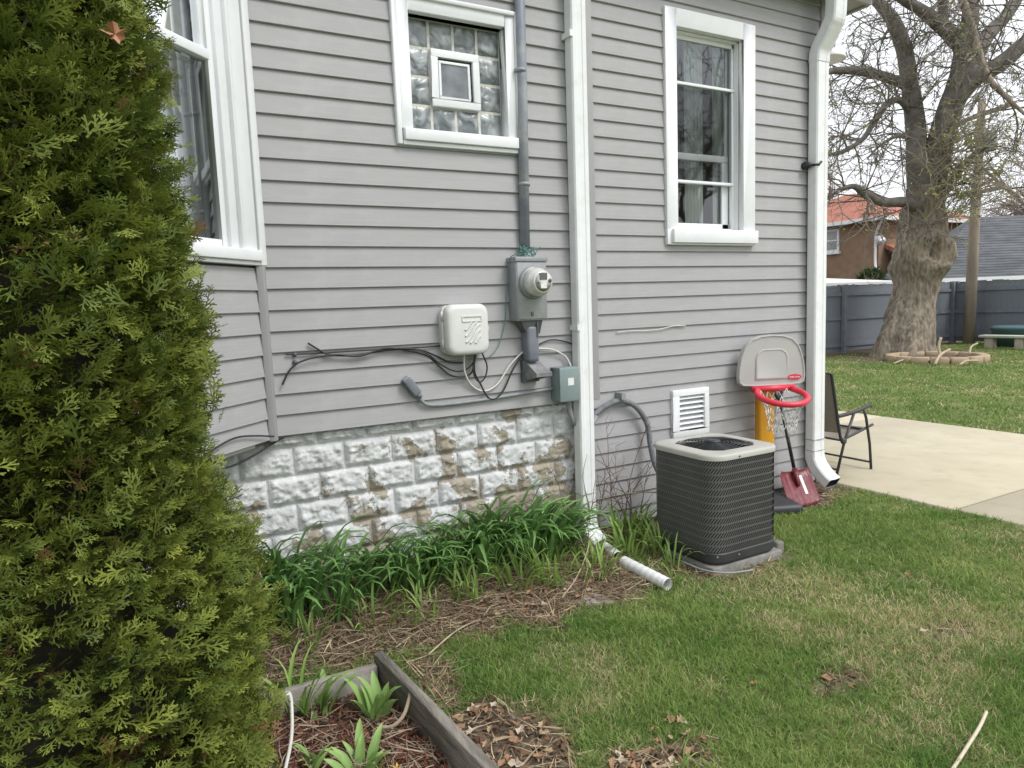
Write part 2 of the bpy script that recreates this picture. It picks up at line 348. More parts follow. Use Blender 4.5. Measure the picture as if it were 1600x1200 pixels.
# ------------------------------------------------------------------ ground
REC = 0.212
def gz(x, y):
    x = np.asarray(x, float); y = np.asarray(y, float)
    amp = (.09+.12*np.clip((2.6-x)/2.2, 0, 1))*(1-sstep(2.5, 3.2, x))
    near = (1-sstep(9, 14, np.hypot(x-2, y+1)))
    return amp*sstep(-.85, -.1, y) + near*(.022*(fbm(x, y, 3.0)-.5) + .03*(fbm(x+5, y, .8)-.5)) - .02*(1-sstep(-.2, .3, -y))*sstep(3.2, 3.6, x)*near - .05*sstep(5.28, 5.34, x)*(1-sstep(8.6, 8.7, x))
def soil(x, y):
    x = np.asarray(x, float); y = np.asarray(y, float); n = fbm(x, y, 4.5)-.5; n2 = fbm(x+11, y+4, 9)-.5
    bed = sstep(-.80, -.62, y+.5*n)*(1-sstep(2.35, 2.75, x+.3*n))
    strip = sstep(-.12, .06, y+.35*n)*sstep(2.3, 2.6, x)*(1-sstep(5.2, 5.3, x))
    acr = (1-sstep(.38, .58, np.hypot((x-3.2), (y+.42))+.25*n))*.8
    def patch(cx, cy, rx, ry, k=1.0): return k*(1-sstep(.55, 1.15, np.hypot((x-cx)/rx, (y-cy)/ry)+1.1*n+.5*n2))
    s = np.maximum.reduce([bed, strip, acr, patch(1.10, -1.52, .24, .42), patch(1.5, -1.9, .28, .17, .9), patch(2.5, -1.92, .2, .09, .8), patch(2.45, -.62, .3, .12, .8), patch(3.35, -1.9, .2, .08, .6), patch(1.05, -1.02, .12, .3, .8),
        patch(4.6, -.1, .6, .12, .9), patch(17.6, 6.8, 2.6, 1.5, 1), sstep(7.9, 8.4, y+.6*n)*sstep(15, 16, x)])
    return np.clip(s, 0, 1)
def grid(x0, x1, nx, y0, y1, ny):
    X, Y = np.meshgrid(np.linspace(x0, x1, nx), np.linspace(y0, y1, ny)); i = np.arange(nx*ny).reshape(ny, nx)
    F = np.stack([i[:-1, :-1], i[:-1, 1:], i[1:, 1:], i[1:, :-1]], -1).reshape(-1, 4); return X.ravel(), Y.ravel(), F
# non-uniform sheet: dense near the camera, reaching the horizon at the edges
xs = np.concatenate([[-900, -300, -100, -40, -15, -6], np.arange(-3, 5.6, .043), np.arange(5.6, 30, .25), [31, 34, 40, 60, 120, 400, 1200]])
ys = np.concatenate([[-900, -300, -100, -40, -15, -6], np.arange(-3.4, .6, .043), np.arange(.6, 14, .3), [15, 20, 40, 80, 200, 500, 1200]])
X, Y = np.meshgrid(xs, ys); sh = X.shape; X = X.ravel(); Y = Y.ravel(); idx = np.arange(X.size).reshape(sh)
F = np.stack([idx[:-1, :-1], idx[:-1, 1:], idx[1:, 1:], idx[1:, :-1]], -1).reshape(-1, 4)
g = np_obj('ground', np.stack([X, Y, gz(X, Y)], 1), F, GROUND, smooth=True); tag(g, kind='structure')
at = g.data.attributes.new('soil', 'FLOAT', 'POINT'); at.data.foreach_set('value', soil(X, Y).astype(np.float32))

# patio: three poured slabs with open joints
pt = thing('patio', (7, 1, 0), None, None); tag(pt, kind='structure')
MB().box(5.31, 8.64, -5.6, 9.0, -.12, -.004).build('joint_bed', mat('joint_fill', (.16, .13, .09), .95), pt)
for (a, b) in ((-5.6, -2.32), (-2.30, -.86), (-.84, 1.9), (1.92, 5.2), (5.22, 9.0)):
    for (c, d) in ((5.30, 8.65),):
        MB().box(c, d, a, b, -.1, .008).build('slab', PATIO, pt, bevel=.008, seg=1)
bpy.data.objects['patio'].location = (7, 1, 0)

# ------------------------------------------------------------------ the house
house = thing('house', (2.6, 2.5, 0), 'grey vinyl sided house with white window trim and peeling white block foundation', 'house')
S = 0.108
def board_profile(h, clip0=0, clip1=None):
    clip1 = h if clip1 is None else clip1
    yy = lambda z: -.0135*(1-z/h) - .0005
    return [(.012, clip0), (yy(clip0)+.003, clip0), (yy(clip0), clip0+.003), (yy(clip1)+.0, clip1), (.012, clip1)]
_bcache = {}
def board(parent, mtx, t0, t1, z, c0=0.0, c1=None):
    c1 = S+.004 if c1 is None else c1
    key = (round(t1-t0, 4), round(c0, 4), round(c1, 4))
    if key not in _bcache:
        mb = MB().prism(board_profile(S, c0, c1), 0, t1-t0, Matrix()); me = bpy.data.meshes.new('siding_board'); me.from_pydata(mb.v, [], mb.f); me.update(); me.materials.append(VINYL); _bcache[key] = me
    return link('siding_board', _bcache[key], None, parent, mtx @ Matrix.Translation((t0, 0, z)))
def siding(parent, mtx, length, z0, n, holes=()):
    for k in range(n):
        z = z0+k*S; spans = [(0, length, 0.0, S+.004)]
        for (a, b, lo, hi) in holes:
            new = []
            for (s0, s1, c0, c1) in spans:
                if b <= s0 or a >= s1 or hi <= z+c0 or lo >= z+c1: new.append((s0, s1, c0, c1)); continue
                if a > s0: new.append((s0, a, c0, c1))
                if b < s1: new.append((b, s1, c0, c1))
                if lo > z+c0+.004: new.append((max(a, s0), min(b, s1), c0, lo-z))
                if hi < z+c1-.008: new.append((max(a, s0), min(b, s1), hi-z, c1))
            spans = new
        for (s0, s1, c0, c1) in spans: board(parent, mtx, s0, s1, z, c0, c1)
XM = Matrix.Translation((0, .0135, 0))
def wall_sheet(name, x0, x1, y, z0, z1, holes, th=.10):
    mb = MB(); zc = sorted({z0, z1, *[h[2] for h in holes], *[h[3] for h in holes]}); xc = sorted({x0, x1, *[h[0] for h in holes], *[h[1] for h in holes]})
    for a, b in zip(xc, xc[1:]):
        for c, d in zip(zc, zc[1:]):
            if not any(h[0] <= a and b <= h[1] and h[2] <= c and d <= h[3] for h in holes): mb.box(a, b, y, y+th, c, d)
    return mb.build(name, SHEATH, house)
# main wall (siding edge plane y = 0)
GW = (1.46, 2.06, 2.622, 3.245)                          # glass block opening
wm = wall_sheet('main_wall', .40, 2.655, .02, 1.018, 4.6, [GW])
siding(wm, Matrix.Translation((.63, .0, 0)), 2.60-.63, 1.016, 33, [(GW[0]-.05-.63, GW[1]+.05-.63, GW[2]-.05, GW[3]+.05)])
MB().box(2.595, 2.672, -.020, .06, 1.012, 4.6).box(2.640, 2.674, .06, REC+.02, 1.012, 4.6).build('corner_trim', VTRIM, house, bevel=.004)
# inside corner post between bay and wall
MB().prism([(-.005, .012), (-.005, -.028), (-.020, -.052), (-.055, -.052), (-.055, .012)], 1.0, 4.6, basis((.635, 0, 0), (0, 0, 1), (1, 0, 0), (0, 1, 0))).build('corner_trim', VTRIM, house, bevel=.004)
# wing wall
WW = (3.546, 4.205, 2.15, 3.55)
VT = (3.475, 3.835, .62, .975)
ww = wall_sheet('wing_wall', 2.60, 5.165, REC+.016, .02, 4.02, [WW, VT])
wz0 = 3.3965-31*S
siding(ww, Matrix.Translation((2.62, REC, 0)), 5.165-2.62-.04, wz0, 37, [(WW[0]-.045-2.62, WW[1]+.045-2.62, WW[2]-.05, WW[3]+.06), (VT[0]+.012-2.62, VT[1]-.012-2.62, VT[2]+.012, VT[3]-.012)])
MB().box(5.09, 5.182, REC-.022, REC+.06, .03, 4.0).box(5.150, 5.180, REC+.06, REC+.1, .03, 4.0).build('corner_trim', VTRIM, house, bevel=.004)
MB().box(5.05, 5.16, REC+.117, 7.5, .02, 4.02).build('end_wall', VINYL, house)
for k in range(37):
    board(house, Matrix(((0, -1, 0, 5.162), (1, 0, 0, REC+.10), (0, 0, 1, 0), (0, 0, 0, 1))), 0, 7.2, wz0+k*S) if k % 1 == 0 else None
MB().box(2.62, 5.14, REC+.03, REC+.10, -.2, .03).build('wing_footing', mat('footing_concrete', (.12, .12, .115), .95), house)
# bay: canted side (45 degrees), front, underside
r2 = 2**-.5; BAYL = .80
BM = basis((.615, 0, 0), (-r2, -r2, 0), (-r2, r2, 0), (0, 0, 1))   # local x along the wall towards the street, local y into the house
def bbox(mb, t0, t1, y0, y1, z0, z1): return mb.box(t0, t1, y0, y1, z0, z1, BM)
BW = (.215, .65, 1.985, 3.55)
bw = MB(); 
for (a, b, c, d) in ((.0, BW[0], .985, 4.6), (BW[1], BAYL, .985, 4.6), (BW[0], BW[1], .985, BW[2]), (BW[0], BW[1], BW[3], 4.6)): bbox(bw, a, b, .02, .10, c, d)
bx1, by1 = .615-BAYL*r2, -BAYL*r2
bw.box(bx1-1.5, bx1, by1+.02, by1+.1, .985, 4.6)
bay = bw.build('bay_wall', SHEATH, house)
def board_mirror(parent, mtx, t0, t1, z): return board(parent, mtx, t0, t1, z)
BMs = basis((.615-BAYL*r2, -BAYL*r2, 0), (r2, r2, 0), (-r2, r2, 0), (0, 0, 1))
siding(bay, BMs, BAYL-.012, 1.008, 8)
siding(bay, BMs, BAYL-.012, 1.008+24*S, 9)
siding(bay, Matrix.Translation((bx1-1.5, by1, 0)), 1.5, 1.008, 8)
MB().add([(.60, .015, .985), (bx1, by1+.02, .985), (bx1-1.5, by1+.02, .985), (bx1-1.5, .015, .985), (.60, .015, 1.003), (bx1, by1+.02, 1.003), (bx1-1.5, by1+.02, 1.003), (bx1-1.5, .015, 1.003)],
         [(3, 2, 1, 0), (4, 5, 6, 7), (0, 1, 5, 4), (1, 2, 6, 5), (2, 3, 7, 6), (3, 0, 4, 7)]).build('bay_soffit', mat('soffit_paint', (.45, .44, .42), .7), house)
# bay window
bwin = bpy.data.objects.new('bay_window', None); col.objects.link(bwin); bwin.parent = house; MW[bwin] = MW[house]
def bpane(a, b, y, c, d): return MB().add([BM @ Vector(v) for v in ((a, y, c), (b, y, c), (b, y, d), (a, y, d))], [(0, 1, 2, 3)])
def wpane(a, b, y, c, d): return MB().add([(a, y, c), (b, y, c), (b, y, d), (a, y, d)], [(0, 1, 2, 3)])
mb = MB()
bbox(mb, -.002, .045, -.036, .03, 1.888, 4.4); bbox(mb, .045, .145, -.022, .03, 1.96, 4.4); bbox(mb, .145, .165, -.030, .03, 1.96, 4.4)
bbox(mb, .165, .222, -.008, .06, 1.96, 4.4); mb.build('casing', WHITE, bwin, bevel=.004)
mb = MB(); bbox(mb, .045, BAYL+.01, -.045, .03, 1.908, 1.962); bbox(mb, .0, BAYL+.01, -.03, .03, 1.888, 1.907); mb.build('sill', WHITE, bwin, bevel=.004)
mb = MB(); bbox(mb, BW[1], BAYL+.01, -.02, .04, 1.96, 4.4); mb.build('casing', WHITE, bwin, bevel=.003)
mb = MB()
for a, b, c, d in ((.222, .262, 1.965, 3.6), (.262, .65, 1.965, 2.0), (.262, .65, 2.80, 2.845)): bbox(mb, a, b, .0 if c > 2.5 and d < 3 else .012, .05, c, d)
bbox(mb, .262, .288, .022, .05, 2.845, 3.6); mb.build('sash', WHITEV, bwin, bevel=.003)
bpane(.262, .65, .064, 2.0, 2.80).build('pane', GLASS, bwin)
bpane(.288, .65, .042, 2.845, 3.6).build('pane', GLASS, bwin)
bpane(.262, .65, .030, 2.0, 2.80).build('insect_screen', SCREEN, bwin)
mb = MB(); bbox(mb, .30, .325, .075, .10, 2.0, 3.6); bbox(mb, .30, .65, .075, .10, 2.0, 2.05); mb.build('inner_sash', WHITEV, bwin)
cv = MB(); n = 26
cp = [(.33+.35*i/n, .17+.018*math.sin(i*1.3)) for i in range(n+1)]
cv.add([BM @ Vector((t, y, 2.0)) for t, y in cp]+[BM @ Vector((t, y, 3.6)) for t, y in cp], [(i, i+1, n+2+i, n+1+i) for i in range(n)], True); cv.build('curtain', CURT, bwin)
MB().box(bx1-1.4, 0.25, .3, 1.5, 1.05, 4.5).build('room', ROOM, bwin)
# glass block window
gw = bpy.data.objects.new('glass_block_window', None); col.objects.link(gw); gw.parent = house; MW[gw] = MW[house]
x0, x1, z0, z1 = GW
mb = MB()
def trim_frame(mb, x0, x1, z0, z1, wl, wr, wt, y0, y1):
    mb.box(x0-wl, x0, y0, y1, z0, z1+wt); mb.box(x1, x1+wr, y0, y1, z0, z1+wt); mb.box(x0, x1, y0, y1, z1, z1+wt)
trim_frame(mb, x0+.003, x1-.003, z0+.002, z1, .070, .060, .066, -.020, .066); mb.build('frame', WHITE, gw, bevel=.005)
mb = MB(); trim_frame(mb, x0-.067, x1+.057, z0-.085, z1+.066, .030, .018, .022, -.034, .02); mb.build('casing', WHITE, gw, bevel=.006)
mb = MB().box(x0-.055, x1+.052, -.046, .066, z0-.060, z0+.002); mb.box(x0-.062, x1+.056, -.03, .02, z0-.085, z0-.061); mb.build('sill', WHITE, gw, bevel=.004)
MB().box(x0+.004, x1-.004, .064, .14, z0, z1).build('mortar', MORTAR_G, gw)
cw, ch = (x1-x0)/4, (z1-z0)/4
gme = {}
def pillow(w, h, d=.016, n=8):
    vs = []; fs = []
    for j in range(n+1):
        for i in range(n+1):
            u, v = i/n, j/n; e = min(u, 1-u, v, 1-v)*n
            vs.append(((u-.5)*w, 0 if e < .5 else -.006-.003*math.sin(u*PI)*math.sin(v*PI), (v-.5)*h))
    for j in range(n):
        for i in range(n): a = j*(n+1)+i; fs.append((a, a+1, a+n+2, a+n+1))
    me = bpy.data.meshes.new('glass_block'); me.from_pydata(vs, [], fs); me.polygons.foreach_set('use_smooth', [True]*len(fs)); me.update(); me.materials.append(GBLOCK); return me
gbm = pillow(cw-.017, ch-.017)
for i in range(4):
    for j in range(4):
        if i in (1, 2) and j in (1, 2): continue
        link('glass_block', gbm, None, gw, (x0+cw*(i+.5), .0625, z0+ch*(j+.5)))
vx0, vx1, vz0, vz1 = x0+cw+.0, x1-cw-.0, z0+ch+.0, z1-ch-.0
vf = MB(); t = .042
vf.box(vx0, vx1, .036, .063, vz1-t, vz1).box(vx0, vx1, .036, .063, vz0, vz0+t).box(vx0, vx0+t, .036, .063, vz0+t, vz1-t).box(vx1-t, vx1, .036, .063, vz0+t, vz1-t)
vf.build('hopper_frame', WHITE, gw, bevel=.004)
a, b, c, d = vx0+t+.006, vx1-t-.016, vz0+t+.004, vz1-t-.016; t = .014
sf = MB().box(a, b, .044, .060, d-t, d).box(a, b, .044, .060, c, c+t).box(a, a+t, .044, .060, c+t, d-t).box(b-t, b, .044, .060, c+t, d-t); sf.build('hopper_sash', WHITEV, gw, bevel=.002)
MB().box(a+t, b-t, .050, .056, c+t, d-t).build('hopper_pane', DGLASS, gw)
MB().box(vx0+.04, vx1-.04, .0605, .0635, vz0+.04, vz1-.04).build('hopper_gasket', HOOPB, gw)
# wing window
wn = bpy.data.objects.new('sash_window', None); col.objects.link(wn); wn.parent = house; MW[wn] = MW[house]
x0, x1, z0, z1 = WW; y = REC
mb = MB().box(x0-.105, x0, y-.032, y+.03, z0, z1+.12).box(x1, x1+.125, y-.032, y+.03, z0, z1+.12).box(x0, x1, y-.032, y+.03, z1, z1+.12); mb.build('casing', WHITE, wn, bevel=.003)
MB().box(x0-.066, x1+.128, y-.062, y+.03, z0-.098, z0).box(x0-.105, x0-.066, y-.035, y+.03, z0-.11, z0).box(x0-.066, x1+.12, y-.04, y+.02, z0-.112, z0-.099).build('sill', WHITE, wn, bevel=.003)
mb = MB().box(x0, x0+.012, y+.02, y+.15, z0, z1).box(x1-.012, x1, y+.02, y+.15, z0, z1).box(x0, x1, y+.02, y+.15, z1-.012, z1).box(x0, x1, y+.02, y+.15, z0, z0+.012); mb.build('jamb', WHITE, wn)
# storm frame: upper pane, screen, lower pane
mb = MB(); fx0, fx1 = x0+.012, x1-.012; f = .020
mb.box(fx0, fx0+.004, y+.055, y+.085, z0+.012, z1-.012).box(fx1-f, fx1, y+.055, y+.085, z0+.012, z1-.012).box(fx0, fx1, y+.055, y+.085, z1-.042, z1-.012).box(fx0, fx1, y+.055, y+.085, z0+.012, z0+.022)
ru, rl, rm = 3.205, 2.508, 2.70
mb.box(fx0, fx1, y+.048, y+.085, ru-.012, ru+.008).box(fx0, fx1, y+.048, y+.085, rl-.010, rl+.010); mb.build('storm_frame', WHITEV, wn, bevel=.002)
wpane(fx0, fx1-f, y+.068, ru+.008, z1-.042).build('pane', GLASS, wn)
wpane(fx0, fx1-f, y+.063, rl+.01, ru-.012).build('insect_screen', SCREEN, wn)
mb = MB().box(fx0, fx1-f, y+.092, y+.12, rm-.024, rm+.024).box(fx1-.085, fx1-f, y+.094, y+.12, z0+.012, rm-.024).box(fx0, fx1, y+.094, y+.12, z0+.012, z0+.062).box(fx1-.045, fx1-f, y+.1, y+.12, rm, z1-.012).box(fx0, fx0+.012, y+.094, y+.12, z0+.012, z1); mb.build('sash', WHITEV, wn, bevel=.003)
wpane(fx0, fx1-.085, y+.107, z0+.062, rm-.024).build('pane', GLASS, wn)
wpane(fx0+.012, fx1-.045, y+.114, rm+.024, z1-.03).build('pane', GLASS, wn)
for (a, b) in ((x0-.02, x0+.13), (x0+.235, x0+.42), (x0+.52, x1+.0)):
    cv = MB(); n = 22; cp = [(a+(b-a)*i/n, y+.150+.014*math.sin(i*1.5)) for i in range(n+1)]
    cv.add([(p, q, z0-.05) for p, q in cp]+[(p, q, z1+.05) for p, q in cp], [(i, i+1, n+2+i, n+1+i) for i in range(n)], True); cv.build('curtain', CURT, wn)
rm_ = MB().box(x0-.6, x1+.6, y+2.2, y+2.25, z0-.6, z1+.5).box(x0-.65, x0-.6, y+.13, y+2.2, z0-.6, z1+.5).box(x1+.6, x1+.65, y+.13, y+2.2, z0-.6, z1+.5).box(x0-.6, x1+.6, y+.13, y+2.2, z0-.65, z0-.6).box(x0-.6, x1+.6, y+.13, y+2.2, z1+.5, z1+.55); rm_.build('room', ROOM, wn)
# louvre vent
lv = bpy.data.objects.new('louvre_vent', None); col.objects.link(lv); lv.parent = house; MW[lv] = MW[house]
x0, x1, z0, z1 = VT; f = .045
MB().box(x0, x1, y-.034, y-.002, z1-f, z1).box(x0, x1, y-.034, y-.002, z0, z0+f).box(x0, x0+.065, y-.034, y-.002, z0+f, z1-f).box(x1-f, x1, y-.034, y-.002, z0+f, z1-f).build('frame', WHITE, lv, bevel=.004)
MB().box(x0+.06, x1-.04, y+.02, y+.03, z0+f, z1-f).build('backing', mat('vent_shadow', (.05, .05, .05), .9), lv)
for k in range(7):
    zz = z0+f+.012+k*(z1-z0-2*f)/7
    MB().prism([(y-.030, zz), (y-.028, zz-.004), (y+.012, zz+.018), (y+.012, zz+.024)], x0+.063, x1-f+.002, Matrix()).build('slat', WHITE, lv)
# eave of the wing: soffit, fascia, gutter and roof; unseen eave of the taller main part, added for plausible light
ez = 3.985
MB().box(2.70, 5.50, .08, 1.2, ez, ez+.02).box(5.17, 5.50, 1.2, 7.4, ez, ez+.02).build('soffit', mat('grey_soffit', (.34, .34, .345), .6), house)
MB().box(2.70, 5.52, .045, .078, ez-.02, ez+.14).box(5.50, 5.535, .08, 7.4, ez-.02, ez+.14).build('fascia', VTRIM, house, bevel=.004)
gp = [(u+.382, v) for u, v in [(-.34, ez+.03), (-.40, ez+.03), (-.45, ez+.07), (-.455, ez+.14), (-.44, ez+.14), (-.435, ez+.08), (-.395, ez+.045), (-.34, ez+.045)]]
MB().prism([(u, v) for u, v in gp], 2.70, 5.52, Matrix()).build('gutter', WHITEM, house)
MB().add([(2.6, -.06, ez+.15), (5.56, -.06, ez+.15), (5.56, 7.4, ez+.15), (2.6, 7.4, ez+.15), (2.6, 3.5, ez+1.9), (5.0, 3.5, ez+1.9)], [(3, 2, 1, 0), (0, 1, 5, 4), (1, 2, 5), (2, 3, 4, 5), (3, 0, 4)]).build('wing_roof', ROOFG, house)
MB().box(-1.9, 2.74, -.75, .3, 4.6, 4.75).build('unseen_eave', VTRIM, house)
MB().add([(-6, -.8, 4.76), (2.8, -.8, 4.76), (2.8, 8, 4.76), (-6, 8, 4.76), (-2, 3.6, 7.4), (-1, 3.6, 7.4)], [(3, 2, 1, 0), (0, 1, 5, 4), (1, 2, 5), (2, 3, 4, 5), (3, 0, 4)]).build('main_roof', ROOFG, house)
MB().box(-6, -.9, .02, .12, .98, 4.6).box(-6, -5.9, .12, 7.5, 0, 4.6).box(-6, 5.1, 7.4, 7.5, 0, 4.0).box(2.56, 2.66, .13, 7.4, 1.0, 4.6).build('outer_wall', VINYL, house)
# block foundation: running bond of rock-faced blocks, each its own piece
fy = .034
fnd = MB().box(-6, 2.615, fy+.012, fy+.25, -.3, 1.02).box(2.45, 2.613, fy+.25, REC+.1, -.3, 1.02).build('foundation', BLOCK, house)
CH, BWD = .155, .272
def rock_block(w, h, seed):
    nx, nz = 30, 17; vs = []; fs = []
    for j in range(nz+1):
        for i in range(nx+1):
            u, v = i/nx, j/nz; ex = min(u, 1-u)*w; ev = min(v, 1-v)*h
            if i in (0, nx) or j in (0, nz): d = 0
            else:
                m = min(ex, ev); s_ = float(sstep(.004, .022, m))
                nn = noise.noise(Vector((u*w*22+seed*3.1, v*h*22, seed)))*.5+noise.noise(Vector((u*w*48+seed, v*h*48, seed*2.)))*.28 + abs(noise.noise(Vector((u*w*13, v*h*17+seed, 5.))))*.5
                # chiselled faces catch light on their upper half and undercut near the bottom
                rd = 1-abs(noise.noise(Vector((u*w*30+seed*1.7, v*h*34, seed*.3))))*2.2; rd2 = 1-abs(noise.noise(Vector((u*w*62, v*h*70+seed, seed))))*2
                d = max(.002, .003 + s_*(.009+.020*nn+.0075*rd+.0035*rd2))
            vs.append(((u-.5)*w, -d, (v-.5)*h))
    for j in range(nz):
        for i in range(nx): a = j*(nx+1)+i; fs.append((a, a+1, a+nx+2, a+nx+1))
    me = bpy.data.meshes.new('stone_block'); me.from_pydata(vs, [], fs); me.polygons.foreach_set('use_smooth', [True]*len(fs)); me.update(); me.materials.append(BLOCK); return me
for r in range(8):
    zc = .014+CH*r+CH/2; h = CH-.011; top = min(zc+h/2, 1.018); hh = top-(zc-h/2)
    off = .0 if r % 2 else BWD/2
    xr = 2.614
    x = xr-(BWD if r % 2 else BWD*.52)
    first = True; xe = xr
    while xe > -1.0:
        wd = min(xe-x, BWD)-.010
        link('stone_block', rock_block(wd, hh, r*17+xe*3.7), None, fnd, ((x+xe)/2, fy+.008, zc-h/2+hh/2))
        xe = x; x = xe-BWD
    link('stone_block', rock_block(REC-.05, hh, r*5+90), None, fnd, Matrix.Translation((2.612, fy+.10, zc-h/2+hh/2)) @ Matrix.Rotation(PI/2, 4, 'Z'))

# ------------------------------------------------------------------ rainwater pipes
def rect_path(mb, pts, wx, wy, ribs=True):
    """corrugated-look rectangular downspout swept along pts"""
    pts = [Vector(p) for p in pts]; sec = []
    a, b = wx/2, wy/2
    sec = [(-a, -b*.75), (-a*.86, -b), (-a*.40, -b), (-a*.30, -b+.004), (a*.30, -b+.004), (a*.40, -b), (a*.86, -b), (a, -b*.75), (a, b*.75), (a*.86, b), (-a*.86, b), (-a, b*.75)]
    n = len(sec); vs = []
    for i, p in enumerate(pts):
        t = (pts[min(i+1, len(pts)-1)]-pts[max(i-1, 0)]).normalized(); sx = Vector((1, 0, 0)); sx = (sx-t*sx.dot(t)).normalized()
        sy = t.cross(sx)
        if sy.y > 0 and abs(t.z) > .5 or sy.z > 0 and abs(t.z) <= .5: pass
        else: sy = -sy
        if t.z > 0: pass
        vs += [p+sx*u+sy*v for u, v in sec]
    fs = [(i*n+k, i*n+(k+1) % n, (i+1)*n+(k+1) % n, (i+1)*n+k) for i in range(len(pts)-1) for k in range(n)]
    return mb.add(vs, fs)
ds = thing('downspout', (2.51, -.06, .1), 'white downspout at the house corner beside the peeling foundation blocks', 'downspout')
rect_path(MB(), [(2.530, -.055, 4.75), (2.512, -.055, .26)], .112, .085).build('pipe', WHITEM, ds)
el = [Vector((2.512, -.055, .27)), Vector((2.513, -.058, .215)), Vector((2.518, -.075, .165)), Vector((2.526, -.108, .125)), Vector((2.536, -.150, .095)), Vector((2.545, -.185, .075))]
rect_path(MB(), el, .118, .09).build('elbow', WHITEM, ds)
rect_path(MB(), [p+Vector((0, .0, 0)) for p in el[-2:]], .098, .07).build('mouth', HOOPB, ds)
for z in (3.23, 1.475): MB().box(2.452, 2.474, -.103, -.012, z, z+.035).build('strap', WHITEM, ds)
for z in (.42, .30): MB().box(2.45, 2.576, -.0995, -.012, z, z+.003).build('seam', VTRIM, ds)
d2 = thing('downspout', (5.0, REC-.06, .1), 'white downspout at the house corner beside the concrete patio', 'downspout')
xx = 5.005; yy = REC-.068
rect_path(MB(), [(xx, yy, 3.50), (xx, yy, .33)], .14, .092).build('pipe', WHITEM, d2)
te = smooth_path([(xx, yy, 3.48), (xx, yy-.01, 3.56), (xx+.01, yy-.045, 3.63), (xx+.02, yy-.10, 3.73), (xx+.025, yy-.125, 3.80), (xx+.025, yy-.13, 4.05)], 4)
rect_path(MB(), te, .146, .10).build('upper_elbow', WHITEM, d2)
el = [(xx, yy, .34), (xx, yy-.004, .27), (xx+.003, yy-.03, .21), (xx+.006, yy-.075, .155), (xx+.01, yy-.125, .11), (xx+.012, yy-.17, .08)]
rect_path(MB(), el, .146, .098).build('elbow', WHITEM, d2); rect_path(MB(), el[-2:], .128, .082).build('mouth', HOOPB, d2)
for z in (.43, .335): MB().box(xx-.074, xx+.074, yy-.05, yy+.05, z, z+.006).build('seam', VTRIM, d2)
# white ribbed drain extension on the ground, in two lengths
def extension(pts, r, label):
    path = smooth_path(pts, 18); mb = MB(); rr = [r*(1.0+.032*math.sin(i*1.5)) for i in range(len(path))]
    mb.tube(path, rr, 12, cap=False); o = mb.build('drain_extension', WHITEM); tag(o, label, 'drain pipe', None); return o
extension([(2.548, -.20, .085), (2.55, -.27, .075), (2.545, -.34, .066)], .036, 'short white ribbed drain piece under the downspout elbow')
extension([(2.53, -.42, .062), (2.535, -.62, .056), (2.545, -.80, .046)], .037, 'longer white ribbed drain pipe lying on the ground beside the air conditioner')

# ------------------------------------------------------------------ meter, boxes and cables on the main wall
def tubething(name, pts, r, m, label, cat, sub=6, n=8, group=None):
    o = MB().tube(smooth_path(pts, sub), r, n).build(name, m); return tag(o, label, cat, group)
ms = thing('service_mast', (2.13, -.035, 1.93), 'painted steel service pipe running up the wall above the electric meter', 'pipe')
MB().tube([(2.163, -.034, 4.7), (2.150, -.034, 2.9), (2.132, -.034, 1.935)], .031, 14).build('pipe', PIPEP, ms)
for z in (3.0, 2.35): MB().lathe([(.036, 0), (.036, .02)], (2.142, -.034, z), n=14).build('clamp', PIPEP, ms)
MB().lathe([(.045, 0), (.045, .03), (.038, .045)], (2.132, -.034, 1.915), n=16).build('hub', GREYM, ms)
em = thing('electric_meter', (2.12, -.05, 1.55), 'round glass electric meter on a grey metal socket box', 'electric meter')
MB().box(2.020, 2.230, -.112, -.004, 1.552, 1.922).build('socket_box', GREYM, em, bevel=.004)
MB().box(2.026, 2.226, -.117, -.110, 1.560, 1.895).build('cover', GREYM, em, bevel=.003)
MB().box(2.014, 2.236, -.122, -.004, 1.900, 1.928).build('top_lip', GREYM, em, bevel=.003)
MB().box(2.112, 2.128, -.124, -.115, 1.580, 1.604).build('hasp', DARKM, em, bevel=.002)
mc = (2.128, -.117, 1.775)
MB().lathe([(.094, 0), (.096, .006), (.094, .022), (.088, .026)], mc, (0, -1, 0), 36).build('ring', GREYM, em)
MB().lathe([(.085, .02), (.083, .075), (.078, .09), (.066, .098), (.066, .118), (.060, .124), (.0, .124)], mc, (0, -1, 0), 36).build('meter_dome', METERG, em)
MB().lathe([(.056, .1245), (.0, .1262)], mc, (0, -1, 0), 28).build('meter_face', METERF, em)
MB().box(2.102, 2.152, -.2465, -.238, 1.788, 1.826).build('display', LCD, em)
MB().box(2.108, 2.148, -.2455, -.238, 1.738, 1.764).build('nameplate', STICK, em)
MB().lathe([(.011, .12), (.011, .13), (0, .13)], (2.172, -.117, 1.782), (0, -1, 0), 12).build('stud', DARKM, em)
MB().box(2.085, 2.10, -.2445, -.238, 1.763, 1.775).build('stud', DARKM, em)
MB().lathe([(.007, 0), (.007, .028)], (2.236, -.07, 1.915), (1, 0, 0), 8).build('bolt', DARKM, em)
